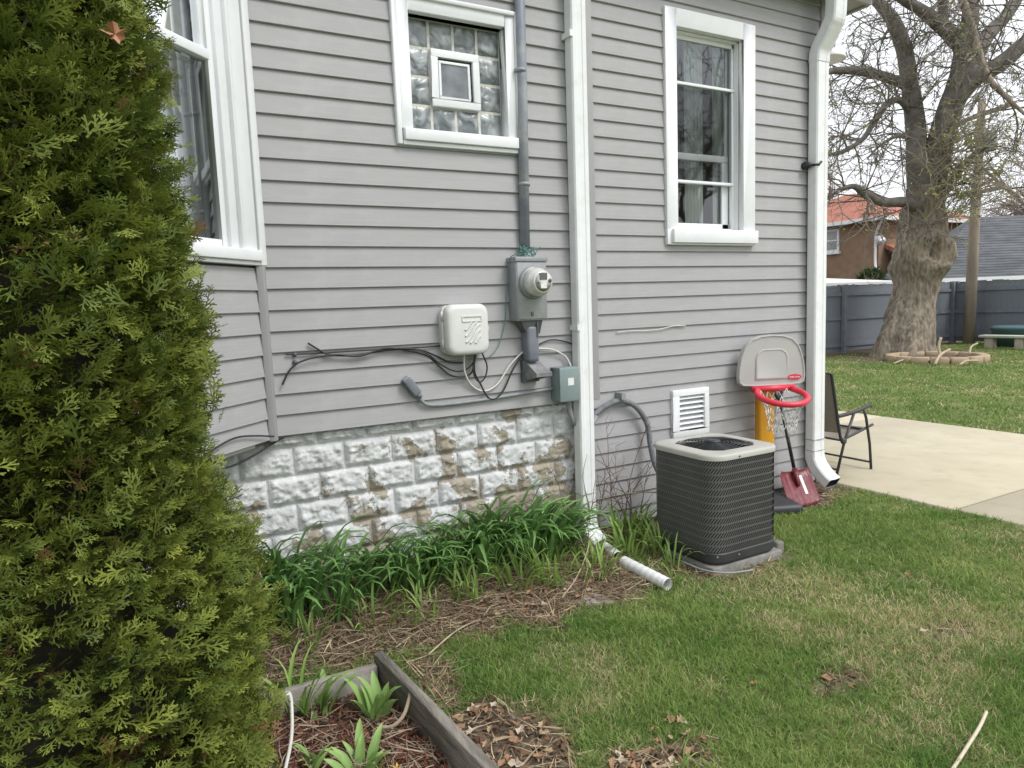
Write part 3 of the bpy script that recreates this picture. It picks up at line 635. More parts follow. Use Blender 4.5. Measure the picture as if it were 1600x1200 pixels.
# dead tangle of teal wire at the mast foot
mb = MB()
for k in range(22):
    a = random.random()*6.28; p = [(2.12+.03*math.cos(a), -.065, 1.93)]
    for j in range(4): p.append((p[-1][0]+random.uniform(-.03, .03), p[-1][1]+random.uniform(-.014, .010), 1.93+random.uniform(0, .07)))
    mb.tube(smooth_path(p, 3), .003, 4)
tag(mb.build('wire_tangle', TEALC), 'tangle of teal wire twisted round the pipe foot above the meter', 'wire')
tubething('ground_wire', [(2.06, -.118, 1.945), (2.01, -.06, 1.92), (2.005, -.02, 1.75), (1.986, -.02, 1.56), (1.935, -.02, 1.41), (1.87, -.02, 1.345)], .0028, TEALC, 'thin teal ground wire hanging from the meter to the grey cable box', 'wire')
# conduit body under the meter
cb = thing('conduit_cover', (2.13, -.06, 1.2), 'dark blue grey conduit and hooded cover below the electric meter', 'conduit')
MB().add([(2.05, -.02, 1.552), (2.20, -.02, 1.552), (2.20, -.10, 1.552), (2.05, -.10, 1.552), (2.10, -.015, 1.47), (2.19, -.015, 1.47), (2.19, -.08, 1.47), (2.10, -.08, 1.47)], [(0, 1, 2, 3), (7, 6, 5, 4), (0, 4, 5, 1), (1, 5, 6, 2), (2, 6, 7, 3), (3, 7, 4, 0)]).build('funnel', DARKM, cb)
MB().box(2.094, 2.178, -.098, -.006, 1.300, 1.52).build('sleeve', PVC, cb, bevel=.022, seg=4)
MB().box(2.158, 2.166, -.105, -.09, 1.45, 1.54).build('tab', DARKM, cb)
MB().box(2.085, 2.20, -.045, -.006, 1.175, 1.31).build('back_plate', DARKM, cb, bevel=.004)
MB().add([(2.10, -.045, 1.305), (2.19, -.045, 1.305), (2.225, -.150, 1.235), (2.115, -.150, 1.235), (2.10, -.045, 1.185), (2.19, -.045, 1.185), (2.225, -.150, 1.212), (2.115, -.150, 1.212)],
         [(0, 3, 2, 1), (3, 7, 6, 2), (1, 2, 6, 5), (0, 4, 7, 3)]).build('hood', mat('scuffed_zinc', (.26, .26, .26), .6, (.14, .145, .15), 14), cb)
# telephone / cable box
nid = thing('cable_box', (1.695, -.06, 1.375), 'rounded pale grey plastic utility box with diagonal ribs', 'utility box')
def rrect(w, h, r, n=6):
    o = []
    for cx, cz, a0 in ((w/2-r, h/2-r, 0), (-w/2+r, h/2-r, PI/2), (-w/2+r, -h/2+r, PI), (w/2-r, -h/2+r, 1.5*PI)):
        for i in range(n+1): a = a0+PI/2*i/n; o.append((cx+r*math.cos(a), cz+r*math.sin(a)))
    return o
def rsolid(mb, cx, cz, layers):
    """stack of rounded rectangles (w,h,r,y)"""
    base = len(mb.v); m = None; vs = []
    for w, h, r, yv in layers:
        q = rrect(w, h, r); m = len(q); vs += [(cx+u, yv, cz+v) for u, v in q]
    fs = [(i*m+k, i*m+(k+1) % m, (i+1)*m+(k+1) % m, (i+1)*m+k) for i in range(len(layers)-1) for k in range(m)]
    fs.append(tuple((len(layers)-1)*m+k for k in range(m))); fs.append(tuple(range(m-1, -1, -1)))
    return mb.add(vs, fs, True)
cx, cz = 1.692, 1.518
o = rsolid(MB(), cx, cz, [(.268, .285, .05, -.005), (.268, .285, .05, -.052), (.262, .28, .05, -.054)]).build('back_case', BEIGE, nid); o.data.set_sharp_from_angle(angle=.7)
o = rsolid(MB(), cx+.006, cz, [(.262, .288, .05, -.056), (.266, .292, .052, -.06), (.264, .290, .052, -.092), (.254, .280, .050, -.108), (.236, .262, .046, -.117), (.20, .23, .04, -.120)]).build('lid', BEIGE, nid); o.data.set_sharp_from_angle(angle=.9)
for z in (1.60, 1.44): MB().tube([(1.560, -.056, z-.025), (1.560, -.056, z+.025)], .007, 8).build('hinge', BEIGE, nid)
mb = MB().box(1.655, 1.780, -.1245, -.118, 1.590, 1.596).box(1.655, 1.660, -.1245, -.118, 1.568, 1.590).box(1.775, 1.780, -.1245, -.118, 1.568, 1.590).box(1.655, 1.780, -.1245, -.118, 1.562, 1.568); mb.build('label_frame', BEIGE, nid)
for (a, b, c, d) in ((1.672, 1.515, 1.715, 1.556), (1.672, 1.480, 1.745, 1.556), (1.674, 1.445, 1.768, 1.548), (1.700, 1.440, 1.768, 1.515), (1.732, 1.440, 1.768, 1.478)):
    m1 = (a+(c-a)*.3, -.1205, b+(d-b)*.22); m2 = (a+(c-a)*.7, -.1205, b+(d-b)*.78)
    MB().tube(smooth_path([(a, -.1205, b), m1, m2, (c, -.1205, d)], 4), .0062, 8).build('rib', BEIGE, nid)
MB().box(1.828, 1.846, -.075, -.055, 1.50, 1.535).build('latch', BEIGE, nid, bevel=.002)
# green disconnect box
gb = thing('disconnect_box', (2.36, -.06, 1.04), 'green grey metal disconnect box with a small white sticker', 'electrical box')
MB().box(2.300, 2.435, -.118, -.004, 1.042, 1.252).build('box', GREENB, gb, bevel=.003)
MB().box(2.296, 2.440, -.124, -.117, 1.040, 1.246).build('door', GREENB, gb, bevel=.003)
MB().box(2.355, 2.398, -.1255, -.1235, 1.140, 1.186).build('sticker', STICK, gb)
MB().box(2.290, 2.300, -.06, -.03, 1.235, 1.25).build('lug', DARKM, gb)
# plug-ended conduit to the disconnect box
pc = thing('power_cable', (1.33, -.03, 1.1), 'grey cable ending in a dark plug, running along the wall to the green box', 'cable')
MB().tube(smooth_path([(1.405, -.03, 1.165), (1.425, -.028, 1.125), (1.47, -.024, 1.098), (1.58, -.022, 1.090), (1.80, -.022, 1.093), (2.05, -.024, 1.105), (2.31, -.03, 1.118)], 6), .0105, 10).build('cable', GREYC, pc)
pm = Matrix.Translation((1.365, -.034, 1.215)) @ Matrix.Rotation(math.radians(-36), 4, 'Y') 
MB().box(-.026, .026, -.022, .024, -.060, .052, pm).build('plug', PVC, pc, bevel=.01, seg=3)
MB().box(-.021, .021, -.018, .02, .050, .062, pm).build('plug_face', GREYM, pc, bevel=.003)
MB().tube([pm @ Vector((0, 0, -.055)), pm @ Vector((.004, 0, -.085))], [.018, .012], 10).build('collar', PVC, pc)
# cables
G1 = 'black cables along the siding'
yc = -.018
def wc(l, y=yc): return [(a, y, b) for a, b in l]
tubething('cable', wc([(.70, 1.440), (.744, 1.437), (.875, 1.434), (1.082, 1.434), (1.30, 1.432), (1.452, 1.430), (1.60, 1.432)]), .0048, BLACKC, 'black cable running level from the bay corner trim to the grey utility box', 'cable')
tubething('cable', wc([(.813, 1.490), (.86, 1.457), (.915, 1.426), (1.045, 1.410), (1.225, 1.425), (1.413, 1.420), (1.527, 1.375), (1.605, 1.336), (1.70, 1.325)], -.026), .0052, BLACKC, 'black cable with a loose frayed end sticking up from the siding', 'cable')
tubething('cable', wc([(.668, 1.285), (.712, 1.360), (.79, 1.404), (.942, 1.421), (1.08, 1.405), (1.226, 1.438), (1.374, 1.412), (1.469, 1.379), (1.544, 1.311), (1.601, 1.262), (1.682, 1.244), (1.746, 1.269), (1.775, 1.375)], -.034), .0052, BLACKC, 'black cable curving down to the corner trim and drooping under the utility box', 'cable')
tubething('cable', wc([(1.30, 1.432), (1.38, 1.425), (1.47, 1.39), (1.54, 1.33), (1.62, 1.285), (1.69, 1.28), (1.75, 1.32), (1.765, 1.375)], -.042), .0045, BLACKC, 'short black cable sagging into the bottom of the utility box', 'cable')
tubething('cable', [(1.688, -.06, 1.380), (1.692, -.045, 1.273), (1.742, -.03, 1.186), (1.824, -.026, 1.146), (1.912, -.026, 1.179), (2.005, -.026, 1.288), (2.105, -.024, 1.365), (2.16, -.02, 1.378), (2.226, -.026, 1.374), (2.305, -.03, 1.363), (2.399, -.03, 1.316), (2.43, -.05, 1.25)], .0055, WHITEC, 'cream cable hanging in a loop from the utility box to the green box', 'cable')
tubething('cable', [(1.754, -.06, 1.380), (1.754, -.05, 1.269), (1.797, -.035, 1.189), (1.844, -.03, 1.107), (1.895, -.03, 1.095), (1.954, -.03, 1.144), (2.026, -.03, 1.267), (2.10, -.03, 1.35)], .0052, BLACKC, 'black cable looping below the cream cable beside the utility box', 'cable')
tubething('cable', [(1.800, -.06, 1.380), (1.836, -.05, 1.30), (1.824, -.045, 1.232), (1.785, -.045, 1.205), (1.749, -.05, 1.25), (1.745, -.055, 1.32)], .0048, BLACKC, 'small tight loop of black cable under the utility box', 'cable')
tubething('cable', wc([(2.15, 1.372), (2.227, 1.403), (2.308, 1.423), (2.403, 1.409), (2.50, 1.375)]), .0045, BLACKC, 'thin black cable arching from the conduit to behind the downspout', 'cable')
tubething('cable', [(.60, -.072, 1.030), (.50, -.155, 1.058), (.40, -.25, 1.075), (.30, -.35, 1.055), (.2, -.46, 1.02)], .0045, BLACKC, 'black cable stapled along the lowest siding board of the bay', 'cable')
tubething('cable', [(.66, -.018, 1.012), (.60, -.02, .985), (.48, -.10, .945), (.36, -.2, .93), (.2, -.3, .95)], .0055, BLACKC, 'black cable sagging beneath the bay overhang', 'cable')
for (x, z) in ((.745, 1.435), (.742, 1.395)):
    o = MB().lathe([(.011, 0), (.011, .02), (.006, .026)], (x, -.002, z), (0, -1, 0), 10).build('cable_clip', DARKM); tag(o, 'small dark cable clip screwed to the siding by the bay corner', 'clip', 'cable clips by the bay corner')
tubething('cable', [(2.98, REC-.016, 1.432), (3.1, REC-.016, 1.437), (3.25, REC-.016, 1.432), (3.38, REC-.018, 1.437), (3.50, REC-.016, 1.452), (3.62, REC-.016, 1.448)], .0035, WHITEC, 'thin pale wire tacked to the siding below the tall window', 'wire')
# line set hoses
tubething('hose', [(2.395, -.07, 1.05), (2.40, -.06, .99), (2.42, -.05, .93), (2.455, -.03, .88), (2.52, .0, .84), (2.64, .05, .84), (2.72, .10, .875)], .016, GREYC, 'grey flexible conduit dropping from the green box behind the downspout', 'hose')
tubething('hose', [(2.66, .14, .80), (2.74, .165, .87), (2.86, .17, .93), (2.98, .165, .955), (3.11, .16, .90), (3.20, .15, .77), (3.215, .13, .60), (3.22, .08, .46), (3.235, -.02, .36), (3.25, -.14, .30)], .020, LINESET, 'thick foam wrapped refrigerant hose arching into the air conditioner', 'hose', 8, 10)
MB().box(2.965, 3.0, .13, REC-.005, .965, 1.01).build('hose_hook', GREYM).__setitem__('label', 'small metal hook holding the refrigerant hose on the siding'); bpy.data.objects['hose_hook']['category'] = 'hook'
hk = thing('wall_bracket', (4.915, REC-.06, 2.66), 'small black bracket on the siding beside the patio downspout', 'bracket')
MB().lathe([(.03, 0), (.032, .02), (.024, .05), (.012, .075)], (4.905, REC-.012, 2.68), (0, -1, 0), 14).build('disc', BLACKC, hk)
MB().tube([(4.905, REC-.06, 2.68), (4.95, REC-.12, 2.675), (4.975, REC-.125, 2.70)], .010, 8).build('arm', BLACKC, hk)
# floodlight on the back wall
fl = thing('wall_light', (5.45, .95, 3.75), 'white shaded outdoor light on a grey arm behind the house corner', 'lamp')
LX, LY, LZ = 5.86, .70, 3.78
MB().box(LX-.035, LX+.045, LY-.04, LY+.04, LZ+.10, LZ+.36).build('housing', GREYM, fl, bevel=.01)
MB().box(5.17, LX, LY-.02, LY+.02, LZ+.27, LZ+.32).build('arm', GREYM, fl)
MB().lathe([(.05, .10), (.095, .075), (.145, .02), (.145, .0), (.135, .0), (.08, .06), (.0, .07)], (LX+.005, LY, LZ), n=24).build('shade', WHITEM, fl)

# ------------------------------------------------------------------ air conditioner
AX, AY, AS, AR = 3.20, -.50, .575, .11
def sq_path(a, r, n=9):
    o = []
    for sx, sy, a0 in ((1, 1, 0), (-1, 1, 90), (-1, -1, 180), (1, -1, 270)):
        for i in range(n): t = math.radians(a0+90*i/(n-1)); o.append((AX+sx*(a/2-r)+r*math.cos(t), AY+sy*(a/2-r)+r*math.sin(t)))
    return o
pad = MB().box(AX-.288, AX+.296, AY-.288, AY+.288, -.05, .05).build('equipment_pad', PADC, bevel=.008); tag(pad, 'thin concrete pad under the dark air conditioner', 'pad')
ac = thing('air_conditioner', (AX, AY, .048), 'dark louvred outdoor air conditioner with a beige top cover', 'air conditioner')
def ring_solid(mb, rings):
    """rings of equal-length 3D loops joined into walls"""
    n = len(rings[0]); vs = [p for r in rings for p in r]
    return mb.add(vs, [(i*n+k, i*n+(k+1) % n, (i+1)*n+(k+1) % n, (i+1)*n+k) for i in range(len(rings)-1) for k in range(n)], True)
def sq3(a, r, z): return [(x, y, z) for x, y in sq_path(a, r)]
o = ring_solid(MB(), [sq3(AS-.06, AR-.02, .055), sq3(AS-.03, AR-.01, .052), sq3(AS+.006, AR, .075), sq3(AS+.006, AR, .122), sq3(AS-.004, AR, .128), sq3(AS-.05, AR, .128)]).build('base_pan', ACPAN, ac); o.data.set_sharp_from_angle(angle=.6)
ring_solid(MB(), [sq3(AS-.022, AR-.01, .12), sq3(AS-.022, AR-.01, .70)]).build('coil', ACIN, ac)
# louvre guard: stamped bands and slanted fins, too many to count
loop = sq_path(AS-.004, AR, 13); loop.append(loop[0]); lp = np.array(loop); seg = np.hypot(*np.diff(lp, axis=0).T); cs = np.concatenate([[0], np.cumsum(seg)]); PERI = cs[-1]
def at_s(s, off):
    s = s % PERI; x = np.interp(s, cs, lp[:, 0]); y = np.interp(s, cs, lp[:, 1]); e = 1e-3
    tx = np.interp((s+e) % PERI, cs, lp[:, 0])-np.interp((s-e) % PERI, cs, lp[:, 0]); ty = np.interp((s+e) % PERI, cs, lp[:, 1])-np.interp((s-e) % PERI, cs, lp[:, 1])
    l = np.hypot(tx, ty)+1e-9; return x+ty/l*off, y-tx/l*off
NR = 13; ZB, ZT = .134, .700; ph = (ZT-ZB)/NR; V = []; Fq = []
def quad(pts):
    b = len(V); V.extend(pts); Fq.append((b, b+1, b+2, b+3))
nf = 118; sp = PERI/nf
for r in range(NR):
    z0 = ZB+r*ph
    for k in range(nf):
        s0 = k*sp; s1 = s0+sp
        A, B = at_s(s0, .0), at_s(s1, .0); C, D_ = at_s(s0, .007), at_s(s1, .007)
        zt, zb_ = z0+ph, z0+ph-.0075                      # flat band between the rows of slots
        C, D_ = at_s(s0, .0026), at_s(s1, .0026)
        quad([(*A, zb_-.003), (*B, zb_-.003), (*D_, zb_), (*C, zb_)]); quad([(*C, zb_), (*D_, zb_), (*D_, zt), (*C, zt)])
        # slanted louvre: leading edge proud, trailing edge sunk behind the next slot
        sl = sp*1.45; wv = sp*.64
        p0, p1 = at_s(s0, .0045), at_s(s0+wv, .0022); q0, q1 = at_s(s0+sl, .0045), at_s(s0+sl+wv, .0022)
        quad([(*p0, z0-.001), (*p1, z0-.001), (*q1, zb_), (*q0, zb_)])
lo_ = np_obj('louvre_panel', V, Fq, ACD, ac); tag(lo_, kind='stuff')
n4 = 36; circ = lambda r, z: [(AX+r*math.cos(t), AY+r*math.sin(t), z) for t in [math.atan2(y-AY, x-AX) for x, y in sq_path(AS, AR)]]
o = ring_solid(MB(), [sq3(AS+.004, AR, .694), sq3(AS+.016, AR+.006, .692), sq3(AS+.018, AR+.006, .716), sq3(AS+.006, AR, .724), sq3(AS-.02, AR-.005, .727), circ(.250, .732), circ(.242, .730), circ(.234, .712), circ(.232, .66)]).build('top_cover', ACTOP, ac); o.data.set_sharp_from_angle(angle=.8)
ring_solid(MB(), [circ(.2315, .70), circ(.2315, .45)]).build('shroud', ACIN, ac)
MB().lathe([(.231, 0), (0, .001)], (AX, AY, .45), n=32).build('shroud_floor', ACIN, ac)
mb = MB()
for k in range(9):
    r = .045+.0225*k; z = .736-.014*(r/.23)**2
    mb.tube([(AX+r*math.cos(t), AY+r*math.sin(t), z) for t in np.linspace(0, 2*PI, 49)], .0026, 5, cap=False)
for k in range(12):
    t = 2*PI*k/12+.2; mb.tube([(AX+r*math.cos(t), AY+r*math.sin(t), .732-.014*(r/.23)**2) for r in (.04, .12, .24)], .0032, 5)
mb.lathe([(.0, .012), (.04, .010), (.045, 0)], (AX, AY, .737), n=24); mb.build('fan_guard', WIRE, ac)
MB().lathe([(.055, 0), (.06, .02), (.06, .12), (.05, .13), (0, .13)], (AX, AY, .52), n=20).build('motor', DARKM, ac)
for k in range(3):
    m3 = Matrix.Translation((AX, AY, .60)) @ Matrix.Rotation(2*PI*k/3+.5, 4, 'Z') @ Matrix.Rotation(.45, 4, 'X')
    MB().add([m3 @ Vector(v) for v in [(.05, -.03, 0), (.19, -.075, 0), (.205, .06, 0), (.05, .03, 0), (.05, -.03, .003), (.19, -.075, .003), (.205, .06, .003), (.05, .03, .003)]], [(3, 2, 1, 0), (4, 5, 6, 7), (0, 1, 5, 4), (1, 2, 6, 5), (2, 3, 7, 6), (3, 0, 4, 7)]).build('fan_blade', GREYM, ac)
for (s_, z) in ((PERI*.625, .1), (PERI*.46, .1), (PERI*.55, .108), (PERI*.8, .1)):
    x, y = at_s(s_, .005); MB().lathe([(.0055, 0), (.0055, .004), (0, .005)], (x, y, z), (x-AX, y-AY, 0), 8).build('screw', GREYM, ac)
x, y = at_s(PERI*.625, .012); MB().lathe([(.005, 0), (.005, .004), (0, .005)], (x, y, .706), (x-AX, y-AY, 0), 8).build('screw', DARKM, ac)
MB().tube(smooth_path([(AX-.38, AY-.1, .065), (AX-.36, AY-.28, .058), (AX-.27, AY-.385, .056), (AX-.12, AY-.43, .055)], 5), .006, 6).build('drip_wire', GREYC).__setitem__('label', 'thin grey tube curled on the pad edge in front of the air conditioner'); bpy.data.objects['drip_wire']['category'] = 'tube'
blk = MB().box(3.515, 3.575, -.74, -.68, -.02, .075).build('concrete_lump', PADC, bevel=.012); tag(blk, 'small concrete lump beside the air conditioner base', 'concrete')

# ------------------------------------------------------------------ toy basketball hoop
hn = Vector((-.40, -.917, 0)).normalized(); hx = Vector((-hn.y, hn.x, 0)) ; hc = Vector((4.315, .0, 0))
HB = basis((hc.x, hc.y, 0), hx, -hn, (0, 0, 1))           # x across the board, y behind it, z up
hp = thing('basketball_hoop', (4.3, .05, 0), 'toy basketball hoop with grey backboard, red rim and orange post', 'toy hoop')
bo = [(-.262, .985), (-.268, 1.03), (-.262, 1.10), (-.245, 1.19), (-.215, 1.265), (-.165, 1.318), (-.09, 1.343), (0, 1.35), (.09, 1.343), (.165, 1.318), (.215, 1.265), (.245, 1.19), (.262, 1.10), (.268, 1.03), (.262, .985), (.235, .962), (.12, .955), (-.12, .955), (-.235, .962)]
def plate(mb, prof, layers, mtx):
    """prof (x,z) scaled about its centre; layers (scale, y)"""
    cxp = sum(p[0] for p in prof)/len(prof); czp = sum(p[1] for p in prof)/len(prof); n = len(prof); vs = []
    for s_, y in layers: vs += [mtx @ Vector((cxp+(u-cxp)*s_, y, czp+(v-czp)*s_)) for u, v in prof]
    fs = [(i*n+k, i*n+(k+1) % n, (i+1)*n+(k+1) % n, (i+1)*n+k) for i in range(len(layers)-1) for k in range(n)]
    fs += [tuple(range(n-1, -1, -1)), tuple((len(layers)-1)*n+k for k in range(n))]; return mb.add(vs, fs, True)
o = plate(MB(), bo, [(.93, .05), (1.0, .045), (1.0, .004), (.985, -.006), (.955, -.007), (.94, .0)], HB).build('backboard', HOOPG, hp); o.data.set_sharp_from_angle(angle=.7)
sqp = [(-.135, 1.005), (-.13, 1.17), (-.115, 1.215), (-.075, 1.24), (.075, 1.24), (.115, 1.215), (.13, 1.17), (.135, 1.005)]
o = plate(MB(), sqp, [(1.0, .002), (1.0, -.004), (.96, -.008), (.90, -.008), (.86, -.0045)], HB).build('target_panel', HOOPG, hp); o.data.set_sharp_from_angle(angle=.6)
rc = HB @ Vector((.0, -.165, .945)); rp = []
for k in range(41):
    t = PI*(-.22)+PI*1.44*k/40; rp.append(HB @ Vector((.178*math.cos(t), -.165-.172*math.sin(t), .945-.27*(.165+.172*math.sin(t)))))
for p in rp: pass
back = [HB @ Vector((-.150+.30*i/8, -.012-.01*math.sin(PI*i/8), .935)) for i in range(9)]
mb = MB().tube(rp+[HB @ Vector((-.16, -.02, .935))]+back[0:0], [.0225]*len(rp)+[.0225], 12); mb.tube([HB @ Vector((.16, -.02, .935)), rp[0]], .0225, 12); mb.tube([HB @ Vector((-.17, -.016, .937)), HB @ Vector((.17, -.016, .937))], .024, 12)
mb.build('rim', HOOPR, hp)
mb = MB(); n = 13
for lv_ in range(4):
    for k in range(n):
        def np_(l, kk):
            t = PI*.02+PI*2*(kk % n)/n; rr = (.160, .142, .115, .102, .10)[l]*(1+.06*math.sin(kk*2.7+l)); return HB @ Vector((rr*math.cos(t), -.168-rr*math.sin(t), .938-.27*(.168+rr*math.sin(t))-.060*l+.012*math.sin(kk*1.9)))
        mb.tube([np_(lv_, k+(lv_ % 2)*.5), np_(lv_+1, k+.5+(lv_ % 2)*.5)], .0028, 4); mb.tube([np_(lv_, k+1+(lv_ % 2)*.5), np_(lv_+1, k+.5+(lv_ % 2)*.5)], .0028, 4)
for k in range(16):
    a = HB @ Vector((random.uniform(-.1, .1), -.155+random.uniform(-.1, .1), .67+random.uniform(-.02, .03))); mb.tube([a, a+Vector((random.uniform(-.03, .03), random.uniform(-.03, .03), -random.uniform(.02, .09)))], .0025, 4)
mb.build('net', NET, hp)
PX0 = HB @ Vector((.0, .10, 0))
MB().box(-.075, .052, .052, .15, .06, .99, HB).build('post', HOOPY, hp, bevel=.02, seg=3)
MB().box(-.06, .06, .045, .16, .95, 1.16, HB).build('bracket', HOOPG, hp, bevel=.01)
MB().box(-.19, .15, -.235, .20, -.02, .07, HB).build('base', HOOPB, hp, bevel=.035, seg=4)
# brand oval on the backboard's lower right
ov = HB @ Matrix.Translation((.178, -.0095, 1.018))
MB().add([ov @ Vector((.056*math.cos(t), .0, .021*math.sin(t))) for t in np.linspace(0, 2*PI, 25)[:-1]]+[ov @ Vector((.056*math.cos(t), .006, .021*math.sin(t))) for t in np.linspace(0, 2*PI, 25)[:-1]], [tuple(range(23, -1, -1))]+[(k, (k+1) % 24, 24+(k+1) % 24, 24+k) for k in range(24)]).build('brand_oval', HOOPR, hp)
fc = bpy.data.curves.new('brand_text', 'FONT'); fc.body = 'little tikes'; fc.size = .021; fc.align_x = 'CENTER'; fc.align_y = 'CENTER'; fc.extrude = .0008
fo = bpy.data.objects.new('tmp', fc); col.objects.link(fo); dg = bpy.context.evaluated_depsgraph_get(); tm = bpy.data.meshes.new_from_object(fo.evaluated_get(dg)); bpy.data.objects.remove(fo)
tm.name = 'brand_text'; to = bpy.data.objects.new('brand_text', tm); col.objects.link(to); tm.materials.clear(); tm.materials.append(WHITEV); to.parent = hp
to.matrix_basis = MW[hp].inverted() @ ov @ Matrix.Translation((0, -.0012, 0)) @ Matrix.Rotation(PI/2, 4, 'X')

# ------------------------------------------------------------------ snow shovel
sh_ = thing('snow_shovel', (4.6, -.02, 0), 'burgundy plastic snow shovel leaning against the siding', 'snow shovel')
b0, b1 = Vector((4.365, -.135, .004)), Vector((4.705, -.15, .004)); t0, t1 = Vector((4.50, .09, .225)), Vector((4.84, .075, .215))
nn_ = (b1-b0).cross(t0-b0).normalized(); nn_ = nn_ if nn_.y < 0 else -nn_
nx, nz = 24, 10; vs = []; 
for j in range(nz+1):
    for i in range(nx+1):
        u, v = i/nx, j/nz; p = b0.lerp(b1, u).lerp(t0.lerp(t1, u), v)
        inset = .13*max(0, (v-.72)/.28)**3; uu = .5+(u-.5)*(1-inset); p = b0.lerp(b1, uu).lerp(t0.lerp(t1, uu), v)
        dish = .026*(1-(2*u-1)**4) ; rib = .006*max(0, math.cos((u-.5)*2*PI*6))*float(sstep(.02, .12, v)*(1-sstep(.78, .95, v)))
        p = p - nn_*(dish*(.4+.6*v)) + nn_*rib + (nn_*.016*max(0, (v-.85)/.15)**1.5)
        vs.append(p)
fs = [(j*(nx+1)+i, j*(nx+1)+i+1, (j+1)*(nx+1)+i+1, (j+1)*(nx+1)+i) for j in range(nz) for i in range(nx)]
k0 = len(vs); vs += [v-nn_*.006 for v in vs]; fs += [tuple(k0+i for i in reversed(f)) for f in fs]
bound = [i for i in range(nx+1)]+[(j)*(nx+1)+nx for j in range(1, nz+1)]+[nz*(nx+1)+i for i in range(nx-1, -1, -1)]+[j*(nx+1) for j in range(nz-1, 0, -1)]
fs += [(bound[i], k0+bound[i], k0+bound[(i+1) % len(bound)], bound[(i+1) % len(bound)]) for i in range(len(bound))]
MB().add(vs, fs, True).build('blade', SHOV, sh_)
hs0 = b0.lerp(b1, .5).lerp(t0.lerp(t1, .5), .55)-nn_*.012; hs1 = Vector((4.60, .165, .80))
tp = t0.lerp(t1, .5)+nn_*.01
MB().tube([hs0+nn_*.012, tp+nn_*.006], [.014, .024], 10).build('socket', SHOV, sh_)
MB().tube([tp-(hs1-tp).normalized()*.03, hs1], .0145, 10).build('shaft', SHAFT, sh_)
gv = (hs1-tp).normalized(); gs = Vector((1, .12, 0)).normalized()
gpath = [hs1, hs1+gv*.03+gs*.03, hs1+gv*.07+gs*.052, hs1+gv*.115+gs*.05, hs1+gv*.12, hs1+gv*.115-gs*.05, hs1+gv*.07-gs*.052, hs1+gv*.03-gs*.03, hs1]
MB().tube(smooth_path(gpath, 4), .0135, 8).build('grip', SHAFT, sh_)
ms_ = [b0.lerp(b1, u).lerp(t0.lerp(t1, u), v)-nn_*(.030*(1-(2*u-1)**2)*(.4+.6*v)-.0065) for u, v in ((.655, .30), (.735, .30), (.735, .86), (.655, .86))]
MB().add(ms_+[p-nn_*.002 for p in ms_], [(0, 1, 2, 3), (7, 6, 5, 4), (0, 4, 5, 1), (1, 5, 6, 2), (2, 6, 7, 3), (3, 7, 4, 0)]).build('sticker', STICK, sh_)

# ------------------------------------------------------------------ folding chair on the patio
ch = thing('folding_chair', (5.68, .53, .008), 'black framed folding patio chair with a tan sling seat', 'chair')
ya, yb = .27, .80
for yv in (ya, yb):
    MB().tube(smooth_path([(5.375, yv, .945), (5.40, yv, .86), (5.505, yv, .40), (5.54, yv, .32)], 4), .0135, 8).build('back_post', CHF, ch)
    MB().tube([(5.452, yv-.01, .008), (5.555, yv-.01, .31), (5.685, yv-.01, .56)], .0125, 8).build('leg', CHF, ch)
    MB().tube([(5.948, yv-.012, .008), (5.92, yv-.012, .25), (5.86, yv-.012, .50), (5.83, yv-.012, .57)], .0125, 8).build('leg', CHF, ch)
    MB().tube(smooth_path([(5.525, yv, .33), (5.70, yv, .365), (5.93, yv, .415), (5.975, yv, .425)], 3), .0125, 8).build('seat_rail', CHF, ch)
    MB().tube(smooth_path([(5.47, yv, .555), (5.60, yv, .562), (5.75, yv, .575), (5.90, yv, .605), (5.955, yv, .60)], 4), [.012]+[.018]*15+[.013], 8).build('armrest', CHF, ch)
    MB().lathe([(.028, -.012), (.03, 0), (.028, .012)], (5.545, yv-.012, .325), (0, 1, 0), 12).build('hinge', CHF, ch)
for (x, z) in ((5.945, .075), (5.462, .075), (5.372, .945), (5.86, .395), (5.535, .33)): MB().tube([(x, ya, z), (x, yb, z)], .010, 8).build('cross_bar', CHF, ch)
def sling(pts, name):
    pr = smooth_path([(x, 0, z) for x, z in pts], 4); vs = [(p.x, ya+.008, p.z) for p in pr]+[(p.x-.008, (ya+yb)/2, p.z-.012) for p in pr]+[(p.x, yb-.008, p.z) for p in pr]; n = len(pr)
    MB().add(vs, [(r*n+i, r*n+i+1, (r+1)*n+i+1, (r+1)*n+i) for r in range(2) for i in range(n-1)], True).build(name, SLING, ch)
sling([(5.377, .935), (5.402, .86), (5.455, .62), (5.505, .40)], 'back_sling'); sling([(5.54, .335), (5.70, .345), (5.93, .405)], 'seat_sling')

# ------------------------------------------------------------------ raised bed
rb = thing('raised_bed', (.3, -1.5, 0), 'weathered grey wooden raised bed with red brown mulch', 'raised bed')
MB().box(-.75, .815, -.015, .020, -.06, .125, Matrix.Translation((0, -.885, 0)) @ Matrix.Rotation(-.02, 4, 'Z')).build('board', WOODT, rb, bevel=.003, seg=1)
MB().box(-.022, .022, -1.55, .045, -.06, .145, Matrix.Translation((.842, -.90, .012)) @ Matrix.Rotation(.075, 4, 'Z')).build('board', WOOD, rb, bevel=.004, seg=1)
MB().box(-.75, -.71, -2.4, -.90, -.06, .12).build('board', WOOD, rb); MB().box(-.75, .93, -2.46, -2.42, -.06, .12).build('board', WOOD, rb)
nxb = 40; X, Y, F = grid(-.70, .93, 60, -2.42, -.895, 60)
Xc = np.minimum(X, .815+.075*(-.9-Y)); z = -.015+.03*fbm(X, Y, 6)+.02*fbm(X, Y, 15)
